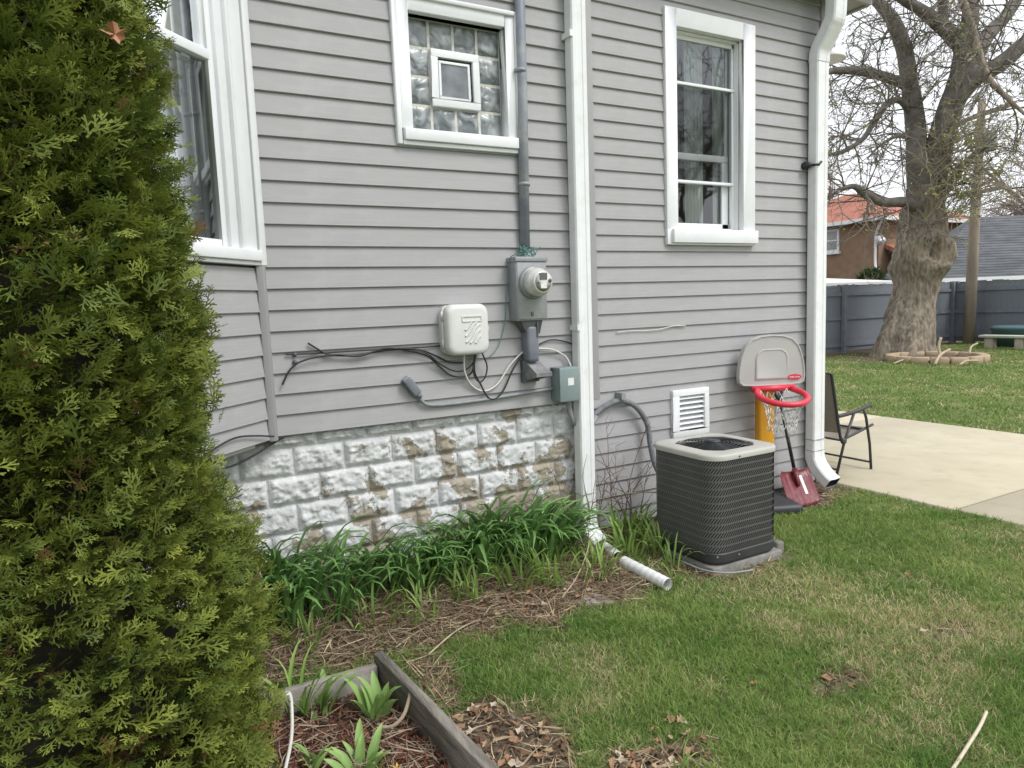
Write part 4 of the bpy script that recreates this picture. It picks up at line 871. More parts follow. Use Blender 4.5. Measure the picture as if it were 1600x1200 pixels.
np_obj('mulch_bed', np.stack([Xc, Y, z], 1), F, mat('bed_soil', (.075, .040, .030), .95, (.15, .085, .06), 30, bump=(60, 1.0)), rb, smooth=True)

# ------------------------------------------------------------------ plants with strap leaves
def strap_mesh(L, W, arch, kink, tint, seed):
    rs = np.random.default_rng(seed); lev = 8; vs = []; fs = []
    p = np.zeros(3); ang = math.radians(84-10*rs.random()); st = L/(lev-1); wob = rs.normal(0, .06, lev)
    for i in range(lev):
        t = i/(lev-1); wd = W*np.interp(t, [0, .1, .45, .8, 1], [.55, .8, 1, .65, .04]); tw = wob[i]*.6
        s = np.array([math.sin(tw), math.cos(tw), 0]); fold = .30*wd
        vs += [tuple(p-s*wd/2+np.array([0, 0, fold])), tuple(p), tuple(p+s*wd/2+np.array([0, 0, fold]))]
        p = p+st*np.array([math.cos(ang), wob[i]*.2, math.sin(ang)]); ang -= arch/(lev-1)*(.35+1.5*t); 
        if kink and t > .55: ang -= kink
    for i in range(lev-1):
        for k in range(2): a = i*3+k; fs.append((a, a+1, a+4, a+3))
    me = bpy.data.meshes.new('leaf'); me.from_pydata(vs, [], fs); me.polygons.foreach_set('use_smooth', [True]*len(fs))
    at = me.attributes.new('tint', 'FLOAT_COLOR', 'POINT'); c = np.ones((lev*3, 4), np.float32)
    for i in range(lev):
        t = i/(lev-1); k = (.75+.35*t)*(1+rs.normal(0, .04)); yl = .25*max(0, t-.75)*rs.random()
        c[i*3:i*3+3, :3] = np.clip(np.array(tint)*k+np.array([.5, .4, .1])*yl, 0, 1); c[i*3+1, :3] *= 1.18
    at.data.foreach_set('color', c.ravel()); me.update(); me.materials.append(LEAF); return me
DKL = [strap_mesh(.40*random.uniform(.8, 1.15), .023, random.uniform(.9, 2.1), random.choice([0, 0, .25]), tuple(np.array((.135, .265, .075))*random.uniform(.75, 1.35)), i) for i in range(10)]
LTL = [strap_mesh(.27*random.uniform(.7, 1.2), .016, random.uniform(.5, 1.9), random.choice([0, 0, .2]), tuple(np.array((.25, .38, .095))*random.uniform(.8, 1.25)), 50+i) for i in range(10)]
TUL = [strap_mesh(.17*random.uniform(.7, 1.2), .034, random.uniform(.5, 1.4), 0, tuple(np.array((.25, .39, .12))*random.uniform(.85, 1.15)), 90+i) for i in range(6)]
def clump(name, x, y, zoff, meshes, n, spread, sc, label, cat, group, upright=False):
    z = float(gz(x, y))+zoff; c = thing(name, (x, y, z), label, cat, group)
    for k in range(n):
        a = random.random()*2*PI; r = spread*math.sqrt(random.random()); lx, ly = x+r*math.cos(a), y+r*math.sin(a); ly = min(ly, -.045 if lx < 2.6 else .12)
        az = a+random.gauss(0, .7); s = sc*random.uniform(.65, 1.15)
        if y > -.28 and math.sin(az) > .4: az = -az
        m = Matrix.Translation((lx, ly, float(gz(lx, ly))+zoff-.012)) @ Matrix.Rotation(az, 4, 'Z') @ Matrix.Rotation(random.uniform(-.12, .22), 4, 'Y') @ Matrix.Rotation(random.gauss(0, .16), 4, 'X') @ Matrix.Scale(s, 4)
        link('leaf', random.choice(meshes), None, c, m)
    return c
GD = 'dark green daylily clumps along the foundation'
for i, (x, y, n, sp_, sc, lab) in enumerate([
    (.42, -.26, 70, .13, 1.15, 'dark green daylily clump where the shrub meets the foundation'),
    (.60, -.25, 95, .14, 1.2, 'dense dark daylily clump beside the arborvitae shrub'),
    (.80, -.30, 70, .12, .95, 'dark daylily clump in front of the lowest painted blocks'),
    (1.04, -.22, 75, .11, 1.0, 'upright dark daylily clump under the drooping plug cable'),
    (1.25, -.24, 80, .12, .95, 'dark daylily clump under the grey utility box'),
    (1.46, -.20, 75, .11, 1.0, 'dark daylily clump between the utility box and the meter'),
    (1.68, -.18, 85, .11, 1.22, 'tall dark daylily clump below the looped cables'),
    (1.90, -.17, 85, .11, 1.25, 'tall dark daylily clump straight below the electric meter'),
    (2.10, -.18, 80, .10, 1.2, 'tall dark daylily clump below the green disconnect box'),
    (2.25, -.15, 45, .08, .95, 'dark daylily clump next to the downspout')]):
    clump('daylily', x, y, 0, DKL, n, sp_, sc, lab, 'daylily', GD)
GL = 'young light green lily shoots in the bed'
for i, (x, y, n, sp_, sc, lab) in enumerate([
    (.62, -.44, 26, .10, .75, 'light green shoots in front of the daylilies by the shrub'), (.95, -.44, 30, .11, .85, 'light green shoots in front of the upright daylily clump'),
    (1.2, -.46, 34, .12, .8, 'light green shoots in the mulch below the utility box'), (1.5, -.42, 36, .12, .9, 'light green shoots in the mulch below the cream cable loop'),
    (1.80, -.40, 40, .12, .9, 'light green shoots in the mulch below the meter'), (2.02, -.42, 44, .13, .95, 'light green shoots left of the downspout elbow'),
    (2.28, -.46, 40, .12, .75, 'light green shoots in front of the downspout elbow'), (2.30, -.26, 30, .07, .70, 'light green shoots touching the downspout elbow'),
    (2.66, -.30, 34, .09, .9, 'light green shoots between the drain pipe and the wing wall'), (2.78, -.12, 34, .10, 1.15, 'light green shoots against the wing wall beside the hose'),
    (2.86, -.36, 28, .07, 1.0, 'light green shoots touching the left side of the air conditioner'), (2.78, -.58, 16, .06, .8, 'small light shoots by the air conditioner pad corner'),
    (2.68, -.74, 9, .05, .65, 'tiny green shoots at the end of the drain pipe'), (3.0, .02, 24, .09, 1.2, 'light green shoots under the arching refrigerant hose')]):
    clump('lily_shoots', x, y, 0, LTL, n, sp_, sc, lab, 'plant', GL)
GT = 'broad leaved shoots in the raised bed'
for (x, y, n, sp_, sc, lab) in [(.55, -.97, 11, .05, 1.0, 'broad green shoots by the grey back board of the raised bed'), (.46, -.95, 8, .04, 1.0, 'broad green shoots beside the pale rope in the raised bed'), (.735, -1.12, 11, .03, 1.0, 'broad green shoots against the dark side board of the raised bed'),
                        (.60, -1.42, 16, .05, .85, 'bushy green shoots in the middle of the red mulch'), (.46, -1.28, 5, .02, .6, 'small green sprout in the red mulch'), (.40, -1.40, 6, .03, .8, 'thin green sprouts beside the shrub foliage')]:
    clump('tulip_shoots', x, y, .005, TUL if n != 8 else LTL, n+5, sp_, sc*1.15, lab, 'plant', GT)
for (x, y, n, lab) in [(.98, -1.02, 5, 'lone green sprout outside the raised bed corner'), (1.55, -1.98, 6, 'small sprout on the bare soil patch of the lawn')]:
    clump('sprout', x, y, 0, LTL, n, .03, .45, lab, 'plant', None)
# dead stalks and a bare shrub by the corner
bs = thing('bare_shrub', (2.72, .02, .06), 'leafless brown shrub stems between the downspout and the air conditioner', 'shrub')
segs = []
def stem(p, d, L, r, lv):
    n = 5; q = np.array(p, float); d = np.array(d, float)
    for i in range(n):
        nd = d+rng.normal(0, .10, 3); nd /= np.linalg.norm(nd); e = q+nd*L/n; segs.append((*q, r*(1-.6*i/n), *e, r*(1-.6*(i+1)/n))); q = e; d = nd
        if lv > 0 and i > 0 and rng.random() < .75: 
            sd_ = nd+rng.normal(0, .55, 3); sd_[2] = abs(sd_[2]); sd_ /= np.linalg.norm(sd_); stem(q, sd_, L*rng.uniform(.3, .5), r*.55, lv-1)
for k in range(11):
    x0_ = 2.62+.42*rng.random(); y0_ = -.03+.11*rng.random(); stem((x0_, y0_, .02), (rng.normal(0, .22), -.05*rng.random(), 1), rng.uniform(.30, .72), .0055, 2)
for k in range(5): stem((2.40+.1*rng.random(), -.09, .05), (rng.normal(0, .2), -.1, 1), rng.uniform(.3, .55), .0045, 1)
V, F = frusta([s_ for s_ in segs], 5); np_obj('stems', V, F, mat('shrub_stem', (.15, .095, .075), .9, (.22, .16, .13), 20), bs, smooth=True)
tubething('dead_stalk', [(2.66, .02, .33), (2.85, -.02, .345), (3.05, -.04, .33), (3.2, -.1, .30)], .004, DEADW, 'pale dead stalk leaning across the bare shrub', 'stalk')
tubething('dead_stalk', [(1.95, -.62, .05), (2.12, -.52, .10), (2.3, -.38, .2), (2.42, -.2, .27)], .0035, DEADW, 'long pale dead stalk leaning up to the downspout', 'stalk')
tubething('rope', [(.42, -.93, .13), (.44, -.96, .135), (.425, -1.06, .10), (.395, -1.18, .075), (.345, -1.32, .06), (.30, -1.45, .05)], .007, WHITEC, 'pale rope lying along the red mulch in the raised bed', 'rope')
tubething('rope', [(.44, -.96, .14), (.38, -.98, .135), (.33, -1.03, .09), (.28, -1.10, .06)], .005, WHITEC, 'short pale rope end curling towards the shrub', 'rope')
tubething('dead_stalk', [(.72, -1.20, .035), (.76, -1.24, .04), (.81, -1.25, .08), (.855, -1.22, .15)], .008, DEADW, 'bent brown stalk propped on the raised bed side board', 'stalk')
tubething('stick', [(2.74, -2.37, .035), (2.6, -2.415, .042), (2.45, -2.45, .035), (2.30, -2.485, .03)], .0062, mat('peeled_stick', (.55, .48, .36), .8), 'pale peeled stick lying on the lawn', 'stick')
tubething('stick', [(.98, -.66, .05), (1.12, -.58, .055), (1.30, -.52, .06)], .004, DEADW, 'thin pale stick on the mulch behind the raised bed', 'stick')
tubething('stick', [(1.1, -.78, .035), (1.3, -.66, .05), (1.46, -.60, .045)], .004, DEADW, 'thin pale stick where mulch meets lawn', 'stick')
st = MB(); st.lathe([(.0, .0), (.10, .0), (.105, .012), (.08, .024), (.03, .028), (0, .028)], (2.13, -.66, .0), n=9); st.v = [(x+.03*math.sin(31*y+z*40), y+.02*math.sin(x*37), z) for x, y, z in st.v]
tag(st.build('flat_stone', mat('pale_stone', (.40, .36, .32), .9, (.25, .22, .19), 14, bump=(40, .5))), 'flat pale stone at the edge of the bed near the drain pipe', 'stone')

fl_ = MB()
for k in range(5):
    t = 2*PI*k/5; c_ = Vector((.70, -1.47, .03)); d_ = Vector((math.cos(t), math.sin(t), .35)); n_ = Vector((-math.sin(t), math.cos(t), 0))
    fl_.add([c_, c_+d_*.010-n_*.006, c_+d_*(.014+.008*(k % 3)), c_+d_*.010+n_*.004], [(0, 1, 2, 3)])
tag(fl_.build('fallen_flower', mat('yellow_petal', (.62, .40, .04), .7)), 'wilted yellow flower lying on the red mulch', 'flower')
# ------------------------------------------------------------------ arborvitae
av = thing('arborvitae', (-.36, -1.38, 0), 'tall dense yellow green arborvitae shrub in front of the bay window', 'shrub')
prof_z = [0.0, .15, .40, .60, .75, .90, 1.06, 1.20, 1.36, 1.59, 1.78, 2.01, 2.33, 2.54, 2.9, 3.3, 3.6]
prof_r = [.40, .60, .635, .665, .66, .615, .555, .52, .525, .565, .55, .505, .485, .455, .38, .22, .04]
def spray_variant(seed):
    """flat forked fan of scale-leaf twigs, growing along +y in the xy plane, about 1 unit long"""
    rs = np.random.default_rng(seed); Q = []
    def tw(p, a, L, w, lv):
        d = np.array([math.sin(a), math.cos(a)]); s = np.array([d[1], -d[0]]); e = p+d*L; zz = rs.normal(0, .02)
        z0 = -.10*(p@p); z1 = -.10*(e@e)+zz
        Q.append([(*(p-s*w/2), z0), (*(p+s*w/2), z0), (*(e+s*w*.38), z1), (*(e-s*w*.38), z1)])
        if lv == 0: return
        n = 5 if lv == 2 else 3
        for i in range(n):
            t = (i+.8)/(n+.3); sd_ = 1 if (i % 2) else -1
            tw(p+d*L*t, a+sd_*rs.uniform(.5, .85), L*(.62-.30*t)*rs.uniform(.8, 1.15), w*.9, lv-1)
        tw(e, a+rs.normal(0, .15), L*.28, w*.8, 0)
    tw(np.zeros(2), rs.normal(0, .1), .72, .06, 2)
    return np.array(Q).reshape(-1, 3)
SPR = [spray_variant(i) for i in range(6)]
def shrub_foliage(n_clump, per, shrink, tint_lo, tint_hi, size):
    allV = []; allT = []
    for c in range(n_clump):
        q1, q2 = (.5+.7548776662*c) % 1, (.5+.5698402910*c) % 1    # even spread over the crown
        z = .05+2.95*q1 if q1 < .985 else rng.uniform(2.9, 3.5); a = -1.25+4.2*(q2-.5) if rng.random() < .88 else rng.uniform(0, 2*PI)
        z += rng.normal(0, .02); a += rng.normal(0, .03); dead = math.hypot((a+1.20)*.6, (z-.52)*1.3) < .12
        lump = 1+.11*(noise.noise(Vector((math.cos(a)*2.2, math.sin(a)*2.2, z*2.6)))) + .13*noise.noise(Vector((math.cos(a)*5, math.sin(a)*5, z*6)))
        R = np.interp(z, prof_z, prof_r)*lump*(shrink-.10*abs(rng.normal(0, .5))-(.13 if dead else 0))
        tone = rng.random()
        rad = np.array([math.cos(a), math.sin(a), 0]); tang = np.array([-math.sin(a), math.cos(a), 0])
        cpos = np.array([-.36, -1.38, z])+rad*R
        axis = rad*.9+np.array([0, 0, rng.uniform(.15, .75)])+tang*rng.normal(0, .3); axis /= np.linalg.norm(axis)
        for k in range(per):
            d = axis+rng.normal(0, .38, 3); d /= np.linalg.norm(d)
            s = np.cross(d, np.array([0, 0, 1])+rng.normal(0, .7, 3)); s /= np.linalg.norm(s)+1e-9; nrm = np.cross(s, d)
            L = size*rng.uniform(.6, 1.25); base = cpos+rng.normal(0, .028, 3)-d*L*.62
            Vv = SPR[rng.integers(6)]; W = base+L*(Vv[:, :1]*s+Vv[:, 1:2]*d+Vv[:, 2:]*nrm)
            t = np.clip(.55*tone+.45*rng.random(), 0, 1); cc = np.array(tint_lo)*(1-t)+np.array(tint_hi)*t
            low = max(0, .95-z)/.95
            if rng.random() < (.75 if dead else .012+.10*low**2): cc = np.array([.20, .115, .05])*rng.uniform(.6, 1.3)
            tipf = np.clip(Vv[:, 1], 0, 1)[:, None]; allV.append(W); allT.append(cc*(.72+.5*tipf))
    V = np.concatenate(allV); F = np.arange(len(V)).reshape(-1, 4); return V, F, np.concatenate(allT)
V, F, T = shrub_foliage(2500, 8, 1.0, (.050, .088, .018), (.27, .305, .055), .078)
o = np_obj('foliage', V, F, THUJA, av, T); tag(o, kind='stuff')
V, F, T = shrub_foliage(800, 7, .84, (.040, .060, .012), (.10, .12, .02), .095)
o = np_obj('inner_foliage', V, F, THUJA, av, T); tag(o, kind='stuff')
MB().tube([(-.36, -1.38, -.05), (-.35, -1.37, 1.2), (-.36, -1.38, 3.3)], [.055, .04, .008], 10).build('trunk', BARKD, av)
mb = MB()
for k in range(120):
    z = rng.uniform(.05, 3.2); a = rng.uniform(0, 2*PI); R = np.interp(z, prof_z, prof_r)*.86
    mb.tube([(-.36, -1.38, max(.02, z-.25)), (-.36+R*.5*math.cos(a), -1.38+R*.5*math.sin(a), z-.08), (-.36+R*math.cos(a), -1.38+R*math.sin(a), z+.05)], [.012, .008, .003], 5)
o = mb.build('branches', BARKD, av)
# dark inner core that blocks the view through the crown
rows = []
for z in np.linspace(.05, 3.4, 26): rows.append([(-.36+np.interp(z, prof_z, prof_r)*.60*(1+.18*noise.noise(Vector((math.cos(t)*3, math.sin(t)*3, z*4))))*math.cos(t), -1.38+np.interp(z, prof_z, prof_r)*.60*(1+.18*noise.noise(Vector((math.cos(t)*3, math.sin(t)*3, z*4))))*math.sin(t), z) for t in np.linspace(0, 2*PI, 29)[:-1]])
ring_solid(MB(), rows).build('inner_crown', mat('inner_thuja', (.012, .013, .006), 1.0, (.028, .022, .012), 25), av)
# dead leaf caught in the foliage
LFX, LFY, LFZ = 0.035, -1.67, 2.345; lf = MB(); q = Vector((LFX, LFY, LFZ))
lp_ = [(0, 0, 0)]+[((.026 if k % 2 else .019)*(1+.32*math.sin(k*2.9))*math.cos(2*PI*k/14), -.014*math.sin(k*1.9)-.010, (.024 if k % 2 else .018)*(1+.3*math.cos(k*1.7))*math.sin(2*PI*k/14)) for k in range(14)]
lf.add([q+Vector(v) for v in lp_], [(0, 1+k, 1+(k+1) % 14) for k in range(14)])
tag(lf.build('dead_leaf', mat('dead_leaf', (.42, .20, .12), .8)), 'orange brown dead leaf caught high in the arborvitae', 'leaf')

# ------------------------------------------------------------------ lawn, mulch and litter
def view_ok(P, mu=1.7, mv=1.3, dmin=1.5):
    r = P-CAMLOC; d = r@CAMF; u = (r@CAMR)/np.maximum(d, .01)*1085/800; v = (r@CAMU)/np.maximum(d, .01)*1085/600
    return (d > dmin) & (np.abs(u) < mu) & (np.abs(v) < mv), d
def in_bed(x, y): return (x < .86+.08*(-.9-y)) & (y < -.86) & (y > -2.46)
def grass_patch(N, x0, x1, y0, y1, hmin, hmax, wd, dens=None, mind=0, maxd=99):
    x = rng.uniform(x0, x1, N); y = rng.uniform(y0, y1, N); s = soil(x, y); keep = rng.random(N) > s*1.15-.03
    keep &= ~in_bed(x, y) & ~((x > AX-.37) & (x < AX+.38) & (y > AY-.37) & (y < AY+.37)) & ~((x > 5.29) & (x < 8.66)) & (y < np.where(x < 5.2, np.where(x > 2.62, REC+.02, -.02), 99))
    tf = vnoise(x*26, y*26); keep &= rng.random(N) < .35+.9*tf
    P = np.stack([x, y, gz(x, y)-.004], 1); ok, d = view_ok(P); keep &= ok & (d > mind) & (d < maxd); P = P[keep]; d = d[keep]; x = x[keep]; y = y[keep]; tf = tf[keep]; n = len(P)
    a = rng.uniform(0, 2*PI, n); lean = np.abs(rng.normal(0, .55, n)); D = np.stack([np.cos(a)*np.sin(lean), np.sin(a)*np.sin(lean), np.cos(lean)], 1)
    b = rng.uniform(0, 2*PI, n); Nn = np.stack([np.cos(b), np.sin(b), np.zeros(n)], 1); H = rng.uniform(hmin, hmax, n)*(.65+.7*fbm(x, y, 3.3))
    bend = np.stack([np.cos(a)*.5, np.sin(a)*.5, -.35*np.ones(n)], 1)*rng.uniform(.2, 1.1, n)[:, None]
    dry = fbm(x+3, y+8, 1.5)*.7+fbm(x, y, 6)*.3; pdry = np.clip((dry-.475)*3.4, .06, .75)+.25*soil(x, y); isd = rng.random(n) < pdry
    g1 = np.array([.115, .225, .045]); g2 = np.array([.36, .43, .135]); t = np.clip(-.12+.95*fbm(x+9, y, 2.2)+.55*(rng.random(n)-.5)+.25*(vnoise(x*9, y*9)-.5), 0, 1)[:, None]
    c = g1*(1-t)+g2*t; c[isd] = np.array([.58, .50, .29])*rng.uniform(.65, 1.2, isd.sum())[:, None]
    H = np.where(isd, H*.75, H)
    V, F = ribbons(P, D, Nn, H, np.full(n, wd)*rng.uniform(.7, 1.3, n), bend)
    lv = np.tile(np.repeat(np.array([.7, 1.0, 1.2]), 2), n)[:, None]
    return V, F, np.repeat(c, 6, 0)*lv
def join(L):
    o = 0; Vs, Fs, Ts = [], [], []
    for V, F, T in L: Vs.append(V); Fs.append(F+o); Ts.append(T); o += len(V)
    return np.concatenate(Vs), np.concatenate(Fs), np.concatenate(Ts)
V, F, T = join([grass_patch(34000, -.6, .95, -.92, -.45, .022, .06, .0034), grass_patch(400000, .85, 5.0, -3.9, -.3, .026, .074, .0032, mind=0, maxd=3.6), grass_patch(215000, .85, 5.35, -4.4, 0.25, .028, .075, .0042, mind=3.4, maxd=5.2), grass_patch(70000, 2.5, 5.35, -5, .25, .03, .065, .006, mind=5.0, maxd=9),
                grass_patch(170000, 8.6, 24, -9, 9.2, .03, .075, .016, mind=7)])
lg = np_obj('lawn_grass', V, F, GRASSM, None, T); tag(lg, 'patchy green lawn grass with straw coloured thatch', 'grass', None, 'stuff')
def strewn(N, pick, Lr, wd, cols, lift=.004, flat=.16, zf=None):
    P = pick(N); n = len(P); a = rng.uniform(0, 2*PI, n); e = rng.normal(0, flat, n); D = np.stack([np.cos(a)*np.cos(e), np.sin(a)*np.cos(e), np.abs(np.sin(e))], 1)
    Nn = np.stack([-np.sin(a), np.cos(a), rng.normal(0, .5, n)], 1); L = rng.uniform(*Lr, n); bend = rng.normal(0, .22, (n, 3)); bend[:, 2] = -np.abs(bend[:, 2])*.2
    P[:, 2] += lift+rng.random(n)*.012
    V, F = ribbons(P, D, Nn, L, rng.uniform(wd*.6, wd*1.5, n), bend); c = np.array(cols)[rng.integers(0, len(cols), n)]*rng.uniform(.7, 1.25, n)[:, None]
    return V, F, np.repeat(c, 6, 0)
def pick_soil(x0, x1, y0, y1, thr=.25):
    def f(N):
        x = rng.uniform(x0, x1, N); y = rng.uniform(y0, y1, N); k = (rng.random(N) < soil(x, y)) & (soil(x, y) > thr) & ~in_bed(x, y) & (y < np.where(x > 2.62, .2, -.0)); return np.stack([x[k], y[k], gz(x[k], y[k])], 1)
    return f
STRAW = [(.40, .31, .20), (.30, .22, .14), (.48, .39, .26), (.19, .135, .09), (.25, .185, .125)]
V, F, T = join([strewn(16000, pick_soil(.2, 5.2, -2.3, .2), (.03, .13), .0042, STRAW), strewn(9000, pick_soil(.2, 2.6, -1.2, 0), (.04, .2), .003, STRAW, flat=.22), strewn(4000, pick_soil(.3, 3.0, -2.3, -.2), (.015, .05), .016, [(.16, .10, .065), (.25, .15, .09), (.11, .075, .05)], flat=.35)])
o = np_obj('straw_litter', V, F, LITTER, None, T); tag(o, 'dry straw and bark litter covering the garden bed', 'litter', None, 'stuff')
def pick_bed(N):
    x = rng.uniform(-.1, .9, N); y = rng.uniform(-1.75, -.91, N); k = x < .81+.075*(-.9-y); return np.stack([x[k], y[k], .003+.03*fbm(x[k], y[k], 6)], 1)
V, F, T = join([strewn(6000, pick_bed, (.012, .045), .007, [(.16, .065, .045), (.22, .09, .06), (.11, .05, .035), (.19, .10, .07)], flat=.5), strewn(1100, pick_bed, (.05, .16), .0035, [(.42, .34, .25), (.34, .27, .2)], lift=.012, flat=.2)])
o = np_obj('red_mulch', V, F, LITTER, None, T); tag(o, 'red brown shredded mulch inside the raised bed', 'mulch', None, 'stuff')
def leaf_mesh(seed):
    rs = np.random.default_rng(seed); pts = [(-.5, 0), (-.3, .22), (-.05, .18), (.1, .34), (.28, .16), (.55, 0), (.28, -.18), (.08, -.3), (-.08, -.16), (-.32, -.24)]
    vs = [(0, 0, 0)]+[(u*(1+rs.normal(0, .12)), v*(1+rs.normal(0, .2)), .22*rs.random()+.35*abs(v)) for u, v in pts]; n = len(pts)
    me = bpy.data.meshes.new('dry_leaf'); me.from_pydata(vs, [], [(0, 1+i, 1+(i+1) % n) for i in range(n)]); at = me.attributes.new('tint', 'FLOAT_COLOR', 'POINT')
    base = np.array([(.33, .20, .12), (.42, .31, .20), (.50, .41, .32), (.36, .22, .14)][seed % 4]); c = np.ones((n+1, 4), np.float32); c[:, :3] = base*rs.uniform(.8, 1.2, (n+1, 1)); at.data.foreach_set('color', c.ravel()); me.update(); me.materials.append(LITTER); return me
LM = [leaf_mesh(i) for i in range(8)]
def leaves(n, x0, x1, y0, y1, label, group, sc=.05):
    for k in range(n):
        x, y = random.uniform(x0, x1), random.uniform(y0, y1)
        if in_bed(np.array(x), np.array(y)): x = 1.0+.1*random.random()
        o = link('dry_leaf', random.choice(LM), None, None, Matrix.Translation((x, y, float(gz(x, y))+.018)) @ Matrix.Rotation(random.random()*6.28, 4, 'Z') @ Matrix.Rotation(random.gauss(0, .35), 4, 'X') @ Matrix.Scale(sc*random.uniform(.6, 1.2), 4))
        tag(o, label, 'leaf', group)
leaves(34, .98, 1.28, -1.95, -1.25, 'curled dry leaf on the bare patch beside the raised bed', 'dry leaves beside the raised bed')
leaves(22, 1.35, 1.75, -2.05, -1.75, 'curled dry leaf on the bare muddy patch in the lawn', 'dry leaves on the muddy lawn patch', .045)
leaves(16, 1.5, 2.4, -.66, -.40, 'brown dry leaf on the garden bed mulch', 'dry leaves on the garden bed')
leaves(14, 2.0, 4.6, -2.3, -.75, 'single dry leaf lying on the open lawn', 'dry leaves scattered on the lawn', .04)
leaves(6, 4.75, 5.25, -.25, .1, 'dry leaf by the patio edge next to the shovel', 'dry leaves at the patio edge', .05)

# ------------------------------------------------------------------ back yard: fence
def fence(name, p0, p1, nposts, label, H=1.86, drop=None):
    p0, p1 = Vector((*p0, 0)), Vector((*p1, 0)); d = (p1-p0); L = d.length; d.normalize(); n = Vector((-d.y, d.x, 0))
    fm = basis(p0, d, n, (0, 0, 1)); t = thing(name, p0, label, 'fence', 'dark fence panels round the yard')
    nb = int(L/.15); me = {}
    for k in range(nb):
        hh = round(H+random.choice([-.02, 0, .015, .03]), 3)
        if hh not in me:
            m_ = MB().box(0, .1485, 0, .018, .05, hh); q = bpy.data.meshes.new('board'); q.from_pydata(m_.v, [], m_.f); q.update(); q.materials.append(FENCE); me[hh] = q
        link('board', me[hh], None, t, fm @ Matrix.Translation((k*.15, 0, 0)))
    for z in (.18, .92, 1.58): MB().box(0, L, -.042, -.002, z, z+.085, fm).build('rail', FENCE, t)
    for k in range(nposts):
        x = L*k/(nposts-1); MB().box(x-.055, x+.055, -.14, -.045, 0, H+.03, fm).build('post', FENCE, t)
    return t
fence('wood_fence', (12.0, 8.85), (22.55, 8.7), 5, 'dark blue grey board fence behind the big old tree')
fence('wood_fence', (22.5, 8.66), (22.9, -4.0), 6, 'dark blue grey board fence behind the stone bench')

# ------------------------------------------------------------------ the big old tree
bt = thing('old_tree', (17.55, 7.14, 0), 'massive gnarled old tree with a burled trunk in front of the fence', 'tree')
LIMB = {
'trunk': [(17.50, 7.14, -.45, .80), (17.54, 7.14, -.1, .76), (17.58, 7.14, .15, .69), (17.64, 7.14, .45, .62), (17.8, 7.13, 1.06, .555), (17.96, 7.11, 1.63, .515), (18.09, 7.12, 2.21, .58), (18.18, 7.12, 2.62, .63), (18.25, 7.16, 3.19, .53), (18.29, 7.2, 3.69, .49), (18.38, 7.2, 4.25, .46)],
'L1': [(18.28, 7.23, 3.7, .33), (18.26, 7.34, 4.68, .27), (18.52, 7.6, 6.02, .235), (18.58, 7.8, 6.97, .215), (18.74, 8.07, 7.96, .20), (18.66, 8.33, 8.79, .18), (18.61, 8.66, 9.33, .156), (18.36, 9.12, 10.04, .123), (17.9, 9.6, 11.2, .06)],
'L1a': [(18.55, 7.85, 7.02, .135), (17.62, 8.01, 7.22, .116), (16.5, 8.17, 7.26, .097), (15.68, 8.25, 7.09, .072), (15.06, 8.19, 6.63, .047), (14.6, 8.1, 6.0, .02)],
'L1b': [(18.50, 7.68, 6.25, .101), (18.01, 7.71, 6.56, .083), (17.52, 7.74, 6.42, .082), (16.92, 7.66, 5.95, .073), (16.42, 7.64, 5.45, .064), (15.66, 7.67, 5.09, .047), (15.06, 7.75, 4.99, .031)],
'L1c': [(18.45, 7.58, 5.57, .059), (17.78, 7.61, 5.62, .049), (17.17, 7.68, 5.35, .033), (16.7, 7.7, 5.0, .015)],
'Low': [(18.15, 7.23, 3.70, .20), (17.5, 7.19, 3.88, .138), (16.7, 7.28, 3.87, .112), (16.06, 7.32, 4.06, .102), (15.66, 7.33, 4.21, .07), (15.14, 7.37, 4.12, .038)],
'R1': [(18.40, 7.16, 3.8, .38), (18.65, 7.14, 4.8, .335), (18.78, 6.98, 5.89, .30), (18.98, 6.77, 6.93, .26), (19.07, 6.71, 7.77, .22), (19.14, 6.65, 8.4, .19), (19.22, 6.71, 9.23, .15), (19.4, 6.6, 11, .07)],
'R1a': [(19.05, 6.76, 7.72, .20), (18.21, 6.9, 8.21, .175), (17.62, 7.03, 8.49, .133), (16.95, 7.2, 8.77, .101), (16, 7.4, 9.4, .04)],
'R1b': [(18.3, 6.84, 8.14, .111), (18.19, 6.79, 9.08, .086), (18.0, 6.7, 10.4, .03)],
'R2': [(18.82, 6.86, 6.35, .25), (18.95, 6.43, 6.82, .223), (19.23, 5.97, 7.08, .20), (19.56, 5.61, 7.49, .18), (20.05, 5.18, 7.97, .138), (20.8, 4.5, 8.8, .05)],
'R3': [(18.98, 6.60, 6.85, .18), (20.1, 6.77, 8.08, .185), (20.83, 6.68, 8.71, .16), (21.67, 6.67, 9.57, .12), (22.6, 6.6, 10.8, .04)],
'V1': [(18.6, 6.7, 9.6, .07), (17.9, 6.3, 9.3, .08), (17.44, 5.98, 8.48, .088), (17.38, 5.66, 7.56, .08), (17.26, 5.42, 6.91, .072), (17.19, 5.14, 6.24, .064), (17.3, 4.79, 5.73, .049), (17.39, 4.45, 5.29, .03)],
'V2': [(17.24, 5.44, 7.01, .043), (16.94, 5.45, 6.7, .036), (16.66, 5.5, 6.74, .021)],
'R4': [(18.45, 6.96, 4.14, .164), (18.43, 6.62, 4.25, .113), (18.37, 6.35, 4.63, .071), (18.61, 6.04, 5.0, .047), (18.81, 5.72, 5.1, .031)],
}
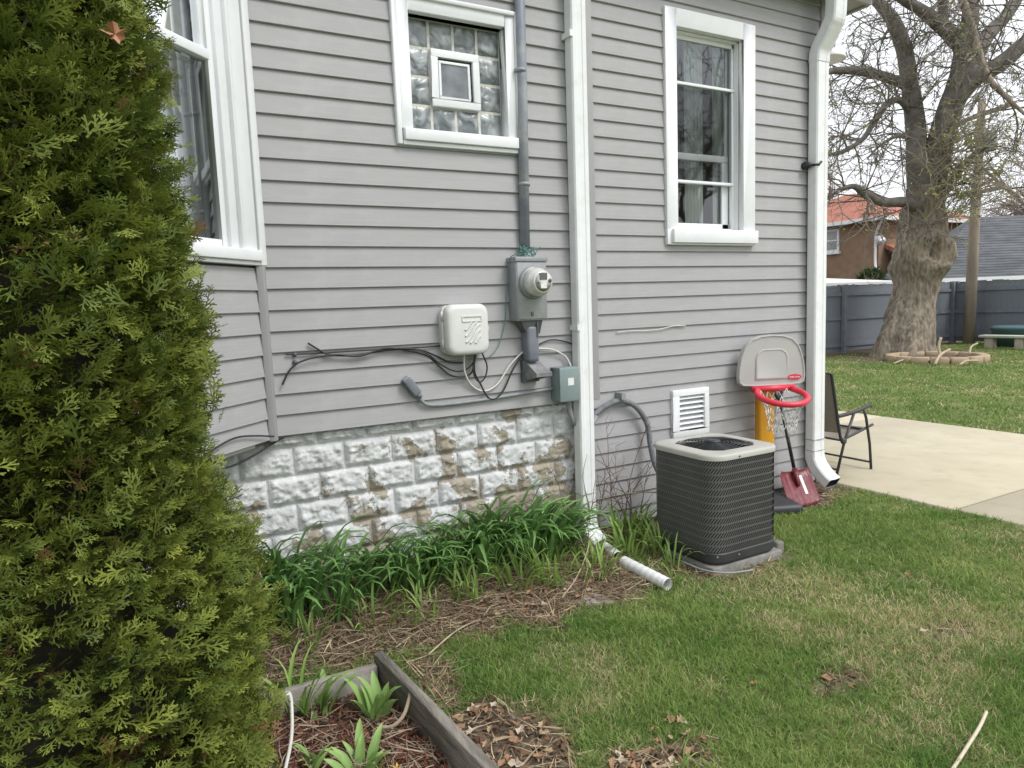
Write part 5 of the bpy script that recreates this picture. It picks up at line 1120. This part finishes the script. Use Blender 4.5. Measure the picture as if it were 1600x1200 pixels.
def limb_mesh(pts, n, amp, trunk=False):
    path = smooth_path([p[:3] for p in pts], 7); rad = [v.x for v in smooth_path([(p[3], 0, 0) for p in pts], 7)]; vs = []; up = Vector((0, 1, 0)); m = len(path)
    for i, p in enumerate(path):
        t = (path[min(i+1, m-1)]-path[max(i-1, 0)]).normalized(); s_ = t.cross(up).normalized(); up = s_.cross(t).normalized()
        for k in range(n):
            a = 2*PI*k/n; dv = s_*math.cos(a)+up*math.sin(a); q = p+dv*rad[i]
            f = 1+amp*noise.noise(Vector((q.x*1.6, q.y*1.6, q.z*1.1)))+amp*.5*noise.noise(q*5.0)
            if trunk:
                f += .06*math.sin(a*7+2.2*noise.noise(Vector((0, 0, q.z*.8))))+.035*math.sin(a*15+3*noise.noise(Vector((3, 0, q.z))))+.05*noise.noise(Vector((q.x*6, q.y*6, q.z*1.4)))
                fl_ = max(0, .75-p.z)/.75; f += .16*fl_*abs(math.sin(a*2.5+.6))
                # burl collar and knot hole facing the house
                kc = Vector((17.82, 6.62, 2.62)); dist = (q-kc).length; f += .22*math.exp(-((dist-.42)/.16)**2)-.35*math.exp(-(dist/.22)**2)
                f += .12*math.exp(-((p.z-2.15)/.2)**2)*(.5+.5*math.sin(a*3))
            vs.append(p+dv*rad[i]*f)
    fs = [(i*n+k, i*n+(k+1) % n, (i+1)*n+(k+1) % n, (i+1)*n+k) for i in range(m-1) for k in range(n)]+[tuple((m-1)*n+k for k in range(n))]
    return path, rad, MB().add(vs, fs, True)
tips = []
for kname, pts in LIMB.items():
    tr = kname == 'trunk'
    path, rad, mb = limb_mesh(pts, 84 if tr else 12, .16 if tr else .10, tr)
    mb.build('trunk' if tr else 'limb', BARK if tr or kname in ('V1', 'V2') else BARKD, bt)
    if not tr:
        for i in range(4 if rad[0] > .15 else 2, len(path)): tips.append((np.array(path[i]), np.array(path[min(i+1, len(path)-1)]-path[max(i-1, 0)]), rad[i], i/len(path)))
def twigs(out, p, d, L, r, lv, droop=.0, seg=4, jit=.22):
    d = d/(np.linalg.norm(d)+1e-9); q = p
    for i in range(seg):
        d = d+rng.normal(0, jit, 3)+np.array([0, 0, -droop]); d /= np.linalg.norm(d); e = q+d*L/seg; out.append((*q, r*(1-.55*i/seg), *e, r*(1-.55*(i+1)/seg))); q = e
        if lv > 0:
            for _ in range(2 if rng.random() < .5 else 1):
                sd_ = d+rng.normal(0, .75, 3); twigs(out, q, sd_, L*rng.uniform(.35, .62), r*.55, lv-1, droop, seg, jit)
sg = []
for (p, t, r, f) in tips:
    if rng.random() < .46:
        dv = rng.normal(0, 1, 3); dv -= t*(dv@t)/(t@t+1e-9); dv[2] += .15; twigs(sg, p, dv+.6*t/(np.linalg.norm(t)+1e-9), rng.uniform(.7, 1.7), min(r*.5, .026), 2, .03)
sg = np.array(sg); V, F = frusta(sg, 3); o = np_obj('twigs', V, F, TWIG, bt); tag(o, kind='stuff')
# opening buds, mostly low on the right hand limbs
ends = sg[(sg[:, 3] < .012)]; e = ends[rng.integers(0, len(ends), 1500), 4:7]; n = len(e); a = rng.normal(0, 1, (n, 3)); a /= np.linalg.norm(a, axis=1, keepdims=True); b = np.cross(a, rng.normal(0, 1, (n, 3))); b /= np.linalg.norm(b, axis=1, keepdims=True)
V, F = ribbons(e, a, b, rng.uniform(.04, .09, n), rng.uniform(.025, .05, n), np.zeros((n, 3))); c = np.array([.30, .33, .08])*rng.uniform(.6, 1.2, (n, 1)); o = np_obj('buds', V, F, LEAF, bt, np.repeat(c, 6, 0)); tag(o, kind='stuff')
# pale water shoots at the crotch
sg = []
for k in range(56): twigs(sg, np.array([18.3+rng.normal(0, .35), 6.75+rng.normal(0, .2), rng.uniform(3.3, 5.4)]), np.array([rng.normal(0, .8), -.5-rng.random(), rng.uniform(.1, 1.2)]), rng.uniform(.8, 1.9), .017, 1, .05)
V, F = frusta(sg, 4); o = np_obj('water_shoots', V, F, TWIGP, bt); tag(o, kind='stuff')
sg = np.array(sg); e = sg[rng.integers(0, len(sg), 750), 4:7]; n = len(e); a = rng.normal(0, 1, (n, 3)); a /= np.linalg.norm(a, axis=1, keepdims=True); b = np.cross(a, rng.normal(0, 1, (n, 3))); b /= np.linalg.norm(b, axis=1, keepdims=True)
V, F = ribbons(e, a, b, rng.uniform(.05, .11, n), rng.uniform(.03, .06, n), np.zeros((n, 3))); c = np.array([.40, .42, .13])*rng.uniform(.6, 1.2, (n, 1)); o = np_obj('young_leaves', V, F, LEAF, bt, np.repeat(c, 6, 0)); tag(o, kind='stuff')

# ring of edging stones at the tree foot, with cut branches
RC = Vector((16.55, 5.75, 0)); er = thing('stone_ring', RC, 'low round ring of tan edging stones at the tree foot', 'planter ring')
for k in range(16):
    a0, a1 = 2*PI*k/16+.02, 2*PI*(k+1)/16-.02; ps = []
    for z in (-.03, .14+.01*random.random()):
        for rr, al in ((.86, (a0, (a0+a1)/2, a1)), (1.05, (a1, (a0+a1)/2, a0))):
            for a in al: ps.append((RC.x+rr*math.cos(a), RC.y+rr*math.sin(a), z))
    MB().add(ps, [tuple(range(5, -1, -1)), tuple(range(6, 12))]+[(i, (i+1) % 6, 6+(i+1) % 6, 6+i) for i in range(6)]).build('stone', STONE, er, bevel=.012, seg=1)
MB().lathe([(0, .06), (.5, .07), (.87, .05)], RC, n=24).build('soil', mat('ring_soil', (.09, .065, .045), .95, (.16, .12, .085), 9), er)
for i, (p, q, r, lab) in enumerate([((15.2, 5.0, .05), (16.2, 5.25, .30), .03, 'pale cut branch leaning on the stone ring'), ((16.3, 5.5, .05), (16.45, 5.6, .55), .035, 'short pale branch standing in the stone ring'), ((15.0, 5.8, .04), (16.2, 5.9, .05), .018, 'thin branch on the grass left of the stone ring'),
        ((15.4, 4.6, .04), (15.9, 4.5, .10), .025, 'short broken branch in front of the stone ring'), ((16.9, 5.2, .16), (17.6, 5.4, .35), .022, 'thin branch sticking out of the stone ring towards the bench')]):
    tubething('cut_branch', [p, ((p[0]+q[0])/2, (p[1]+q[1])/2+.05, (p[2]+q[2])/2+.04), q], r, DEADW, lab, 'branch', 3, 6)
# bench with a teal tub lid behind it
bn = thing('garden_bench', (20.65, 6.2, 0), 'mossy stone garden bench with two block legs', 'bench')
MB().box(20.42, 20.78, 5.35, 6.85, .30, .37).build('seat', BENCHS, bn, bevel=.015); MB().box(20.47, 20.72, 6.52, 6.72, -.02, .30).build('leg', BENCHL, bn, bevel=.02); MB().box(20.47, 20.72, 5.78, 5.98, -.02, .30).build('leg', BENCHL, bn, bevel=.02)
tb = MB().lathe([(.0, 0), (.58, .0), (.66, .46), (.70, .50), (.70, .545), (.60, .575), (0, .59)], (21.75, 6.45, 0), n=28).build('plastic_tub', TEALP); tag(tb, 'round dark teal plastic tub behind the stone bench', 'tub')
# utility pole with cross arms and wires
up = thing('utility_pole', (22.05, 7.95, 0), 'weathered wooden utility pole rising in front of the fence corner', 'utility pole')
MB().tube([(22.05, 7.95, -.1), (22.12, 7.95, 3.2), (22.3, 7.95, 7.1)], [.16, .14, .10], 14).build('shaft', POLEW, up)
for z in (6.6, 4.4): MB().box(-.9, .9, -.05, .05, z, z+.11, Matrix.Translation((22.2, 7.84, 0)) @ Matrix.Rotation(1.2, 4, 'Z')).build('cross_arm', POLEW, up)
MB().lathe([(.16, 0), (.17, .05), (.17, .5), (.13, .58)], (22.35, 7.72, 5.6), n=16).build('transformer', GREYM, up)
for k, (a, b, lab) in enumerate([((22.1, 8.2, 4.5), (33, 30, 5.0), 'black overhead cable crossing in front of the orange roof'), ((22.1, 7.9, 4.45), (6, 22, 5.4), 'black overhead cable behind the old tree trunk'), ((22.25, 7.7, 4.5), (34, -6, 5.2), 'black overhead cable in front of the grey garage roof'), ((22.3, 7.8, 6.7), (30, -12, 7.2), 'black overhead cable high on the utility pole')]):
    A, B = Vector(a), Vector(b); tubething('power_line', [A, A.lerp(B, .33)+Vector((0, 0, -.35)), A.lerp(B, .66)+Vector((0, 0, -.35)), B], .022, BLACKC, lab, 'cable', 6, 5)

# ------------------------------------------------------------------ neighbouring buildings
bh = thing('brick_house', (36, 21, 0), 'brown brick house with an orange tiled hip roof', 'house')
MB().box(31.0, 41, 16.8, 27, 0, 4.95).build('wall', BRICK, bh)
e0, e1, f0, f1 = 30.5, 41.5, 16.3, 27.5; ez2 = 4.95; rz_ = 7.15
rf = MB().add([(e0, f0, ez2), (e1, f0, ez2), (e1, f1, ez2), (e0, f1, ez2), (36, 21.6, rz_), (36, 22.2, rz_)], [(3, 2, 1, 0), (0, 1, 4), (1, 2, 5, 4), (2, 3, 5), (3, 0, 4, 5)]).build('roof', ROOFR, bh)
MB().box(e0-.06, e0+.0, f0-.06, f1, ez2-.02, ez2+.16).box(e0, e1, f0-.06, f0, ez2-.02, ez2+.16).build('gutter', WHITEM, bh)
for (ya_, yb_, za, zb) in ((18.85, 19.75, 3.72, 4.82), (22.6, 23.5, 3.72, 4.82), (18.5, 20.3, .9, 2.2)):
    wf = MB().box(30.93, 31.05, ya_, yb_, za, zb).build('window', WHITE, bh); MB().box(30.90, 30.96, ya_+.12, yb_-.12, za+.12, zb-.1).build('pane', mat('house_pane', (.16, .19, .2), .2, (.3, .33, .33), 1), wf)
    MB().box(30.89, 30.97, ya_+.12, yb_-.12, (za+zb)/2-.03, (za+zb)/2+.03).build('rail', WHITE, wf); MB().box(30.86, 31.04, ya_-.08, yb_+.08, za-.12, za).build('sill', WHITE, wf)
for (xa, xb, za, zb) in ((32.4, 33.3, 3.5, 4.7),):
    wf = MB().box(xa, xb, 16.73, 16.85, za, zb).build('window', WHITE, bh); MB().box(xa+.1, xb-.1, 16.70, 16.76, za+.1, zb-.1).build('pane', DGLASS, wf)
MB().tube(smooth_path([(30.6, 16.4, 4.95), (30.85, 16.75, 4.6), (30.92, 16.9, 4.2), (30.92, 16.9, 2.9), (30.7, 16.6, 2.7)], 4), .06, 8).build('downspout', WHITEM, bh)
MB().lathe([(0, .0), (.14, .02), (.23, .06)], (30.7, 16.55, 4.0), (-.7, -.6, .35), 18).build('satellite_dish', WHITEM, bh); MB().tube([(31.0, 16.8, 3.9), (30.72, 16.58, 4.0)], .03, 6).build('dish_arm', GREYM, bh)
MB().add([(31.4, 14.2, 2.6), (36, 14.2, 2.6), (36, 16.8, 3.9), (31.4, 16.8, 3.9), (31.4, 14.2, 2.45), (36, 14.2, 2.45), (36, 16.8, 3.7), (31.4, 16.8, 3.7)], [(0, 1, 2, 3), (7, 6, 5, 4), (0, 4, 5, 1), (1, 5, 6, 2), (3, 7, 4, 0)]).build('porch_roof', ROOFR, bh)
MB().box(31.4, 36, 14.12, 14.2, 2.44, 2.62).build('porch_gutter', WHITEM, bh)
for x in (31.5, 33.7, 35.9): MB().box(x-.07, x+.07, 14.25, 14.4, 0, 2.5).build('porch_post', WHITE, bh)
cpt = thing('carport', (22, 12, 0), 'pale flat carport roof showing just above the fence', 'carport')
MB().add([(17.5, 10.3, 1.98), (22.6, 10.3, 1.98), (22.6, 13.2, 2.22), (17.5, 13.2, 2.22), (17.5, 10.3, 1.90), (22.6, 10.3, 1.90), (22.6, 13.2, 2.14), (17.5, 13.2, 2.14)], [(0, 1, 2, 3), (7, 6, 5, 4), (0, 4, 5, 1), (1, 5, 6, 2), (2, 6, 7, 3), (3, 7, 4, 0)]).build('roof', SHEDR, cpt)
for x, y in ((17.7, 10.5), (22.4, 10.5), (17.7, 13), (22.4, 13)): MB().box(x-.05, x+.05, y-.05, y+.05, 0, 1.95).build('post', WHITE, cpt)
gr = thing('garage', (26.6, 11.9, 0), 'garage with a grey shingled hip roof behind the fence', 'garage', None, math.radians(-29.4))
GMx = MW[gr]
MB().box(.3, 13.7, .3, 4.0, 0, 2.05, GMx).build('wall', mat('garage_wall', (.10, .095, .09), .9), gr)
NRW = 24
for k in range(NRW):                                      # shingle courses, stepped, on the front hip slope
    f0, f1 = k/NRW, (k+1)/NRW; ya_, yb_ = 2.3*f0, 2.3*f1; za, zb = 2.02+2.5*f0, 2.02+2.5*f1; xa, xb = 3.0*f0, 3.0*f1
    pv = [(xa, ya_, za+.018), (14-xa, ya_, za+.018), (14-xb, yb_+.02, zb+.012), (xb, yb_+.02, zb+.012), (xa, ya_, za-.02), (14-xa, ya_, za-.02), (14-xb, yb_+.02, zb-.03), (xb, yb_+.02, zb-.03)]
    MB().add([GMx @ Vector(v) for v in pv], [(0, 1, 2, 3), (7, 6, 5, 4), (0, 4, 5, 1), (2, 6, 7, 3), (3, 7, 4, 0), (1, 5, 6, 2)]).build('shingle_course', ROOFG, gr)
MB().add([GMx @ Vector(v) for v in [(0, 0, 2.0), (0, 4.3, 2.0), (14, 4.3, 2.0), (14, 0, 2.0), (3, 2.3, 4.5), (11, 2.3, 4.5)]], [(0, 4, 1), (1, 4, 5, 2), (2, 5, 3), (0, 1, 2, 3)]).build('roof', ROOFG, gr)
MB().box(-.02, 14.02, -.07, .0, 1.92, 2.07, GMx).build('eave_board', WHITE, gr)

# ------------------------------------------------------------------ bare trees beyond and behind
def bare_mesh(seed, H, r, m, spread=.5, lv=4):
    global rng
    keep = rng; rng = np.random.default_rng(seed); out = []
    def rec(p, d, L, r, l):
        q = p; n = 4
        for i in range(n):
            d = d+rng.normal(0, .10+.05*(4-l), 3)+np.array([0, 0, .04]); d /= np.linalg.norm(d); e = q+d*L/n; r1 = r*(1-.32*(i+1)/n); out.append((*q, r*(1-.32*i/n), *e, r1)); q = e
            if l > 0 and (i > 0 or l < lv):
                for _ in range(1 if rng.random() < .45 else 2):
                    sd_ = d*.8+rng.normal(0, spread, 3); rec(q, sd_/np.linalg.norm(sd_), L*rng.uniform(.45, .72), r1*rng.uniform(.42, .62), l-1)
    rec(np.zeros(3), np.array([0, 0, 1.]), H*.5, r, lv); rng = keep
    S_ = np.array(out); S_[:, 3] = np.maximum(S_[:, 3], .010); S_[:, 7] = np.maximum(S_[:, 7], .008); V, F = frusta(S_, 4); me = np_obj('tmpb', V, F, m); d_ = me.data; bpy.data.objects.remove(me); d_.name = 'branches'; return d_
BMS = [bare_mesh(11, 9, .24, TWIGF), bare_mesh(23, 8, .2, TWIGF), bare_mesh(37, 7, .14, TWIGF, .6)]
for i, (x, y, s_, rz2, mi, lab) in enumerate([
    (29, 24, 1.05, .3, 0, 'bare tree rising behind the carport roof'), (36, 33, 1.3, 1.7, 1, 'bare tree rising behind the brick house ridge'), (44, 30, 1.4, 2.6, 0, 'tall bare tree behind the brick house'),
    (39, 20, 1.1, 4.0, 2, 'bushy bare tree between the brick house and garage'), (40, 12.5, 1.15, 5.1, 1, 'bare tree behind the grey garage roof'), (43, 15.5, 1.3, .9, 0, 'tall bare tree behind the utility pole'),
    (38, 8.5, 1.0, 2.2, 2, 'bushy bare tree at the end of the garage'), (46, 10, 1.35, 3.3, 1, 'tall bare tree beyond the garage end'), (33, 27, 1.0, 5.7, 2, 'bushy bare tree beside the brick house chimney side'), (26.5, 20, .9, 1.1, 2, 'bushy bare tree between carport and brick house'), (50, 19, 1.5, 4.4, 0, 'tallest bare tree far behind the old tree')]):
    t = thing('bare_tree', (x, y, 0), lab, 'tree', 'bare trees beyond the fence', rz2); o = bpy.data.objects.new('branches', BMS[mi]); col.objects.link(o); o.parent = t; o.scale = (s_, s_, s_)
t = thing('bare_tree', (12.6, -9.0, 0), 'bare tree mirrored in the upper pane of the tall window', 'tree', None, .4); o = bpy.data.objects.new('branches', BMS[0]); col.objects.link(o); o.parent = t; o.scale = (1.0, 1.0, 1.0)
# brown thicket along the far lots
sg = []
for k in range(100):
    x = rng.uniform(36, 60); y = rng.uniform(0, 34); twigs(sg, np.array([x, y, 0.]), np.array([rng.normal(0, .2), rng.normal(0, .2), 1]), rng.uniform(3.0, 6.5), .05, 2, -.02)
V, F = frusta(sg, 3); o = np_obj('far_thicket', V, F, TWIGF); tag(o, 'brown leafless thicket far beyond the garage', 'thicket', None, 'stuff')
# evergreen at the brick house
sv = thing('small_evergreen', (27.2, 14.6, 0), 'small dark evergreen bush between fence and brick house', 'bush')
n = 2600; a = rng.uniform(0, 2*PI, n); z = rng.uniform(.2, 2.6, n); R = .75*np.sin(np.clip(z/2.7, 0, 1)*PI)**.6*rng.uniform(.5, 1, n); P = np.stack([27.2+R*np.cos(a), 14.6+R*np.sin(a), z], 1); D = np.stack([np.cos(a), np.sin(a), np.full(n, .8)], 1); D /= np.linalg.norm(D, axis=1, keepdims=True); Nn = np.cross(D, rng.normal(0, 1, (n, 3))); Nn /= np.linalg.norm(Nn, axis=1, keepdims=True)
V, F = ribbons(P, D, Nn, rng.uniform(.1, .22, n), rng.uniform(.03, .06, n), rng.normal(0, .2, (n, 3))); T = np.repeat(np.array([.05, .085, .025])*rng.uniform(.6, 1.4, (n, 1)), 6, 0); o = np_obj('foliage', V, F, LEAF, sv, T); tag(o, kind='stuff')
MB().tube([(27.2, 14.6, 0), (27.2, 14.6, 2.2)], [.08, .02], 8).build('stem', BARKD, sv)
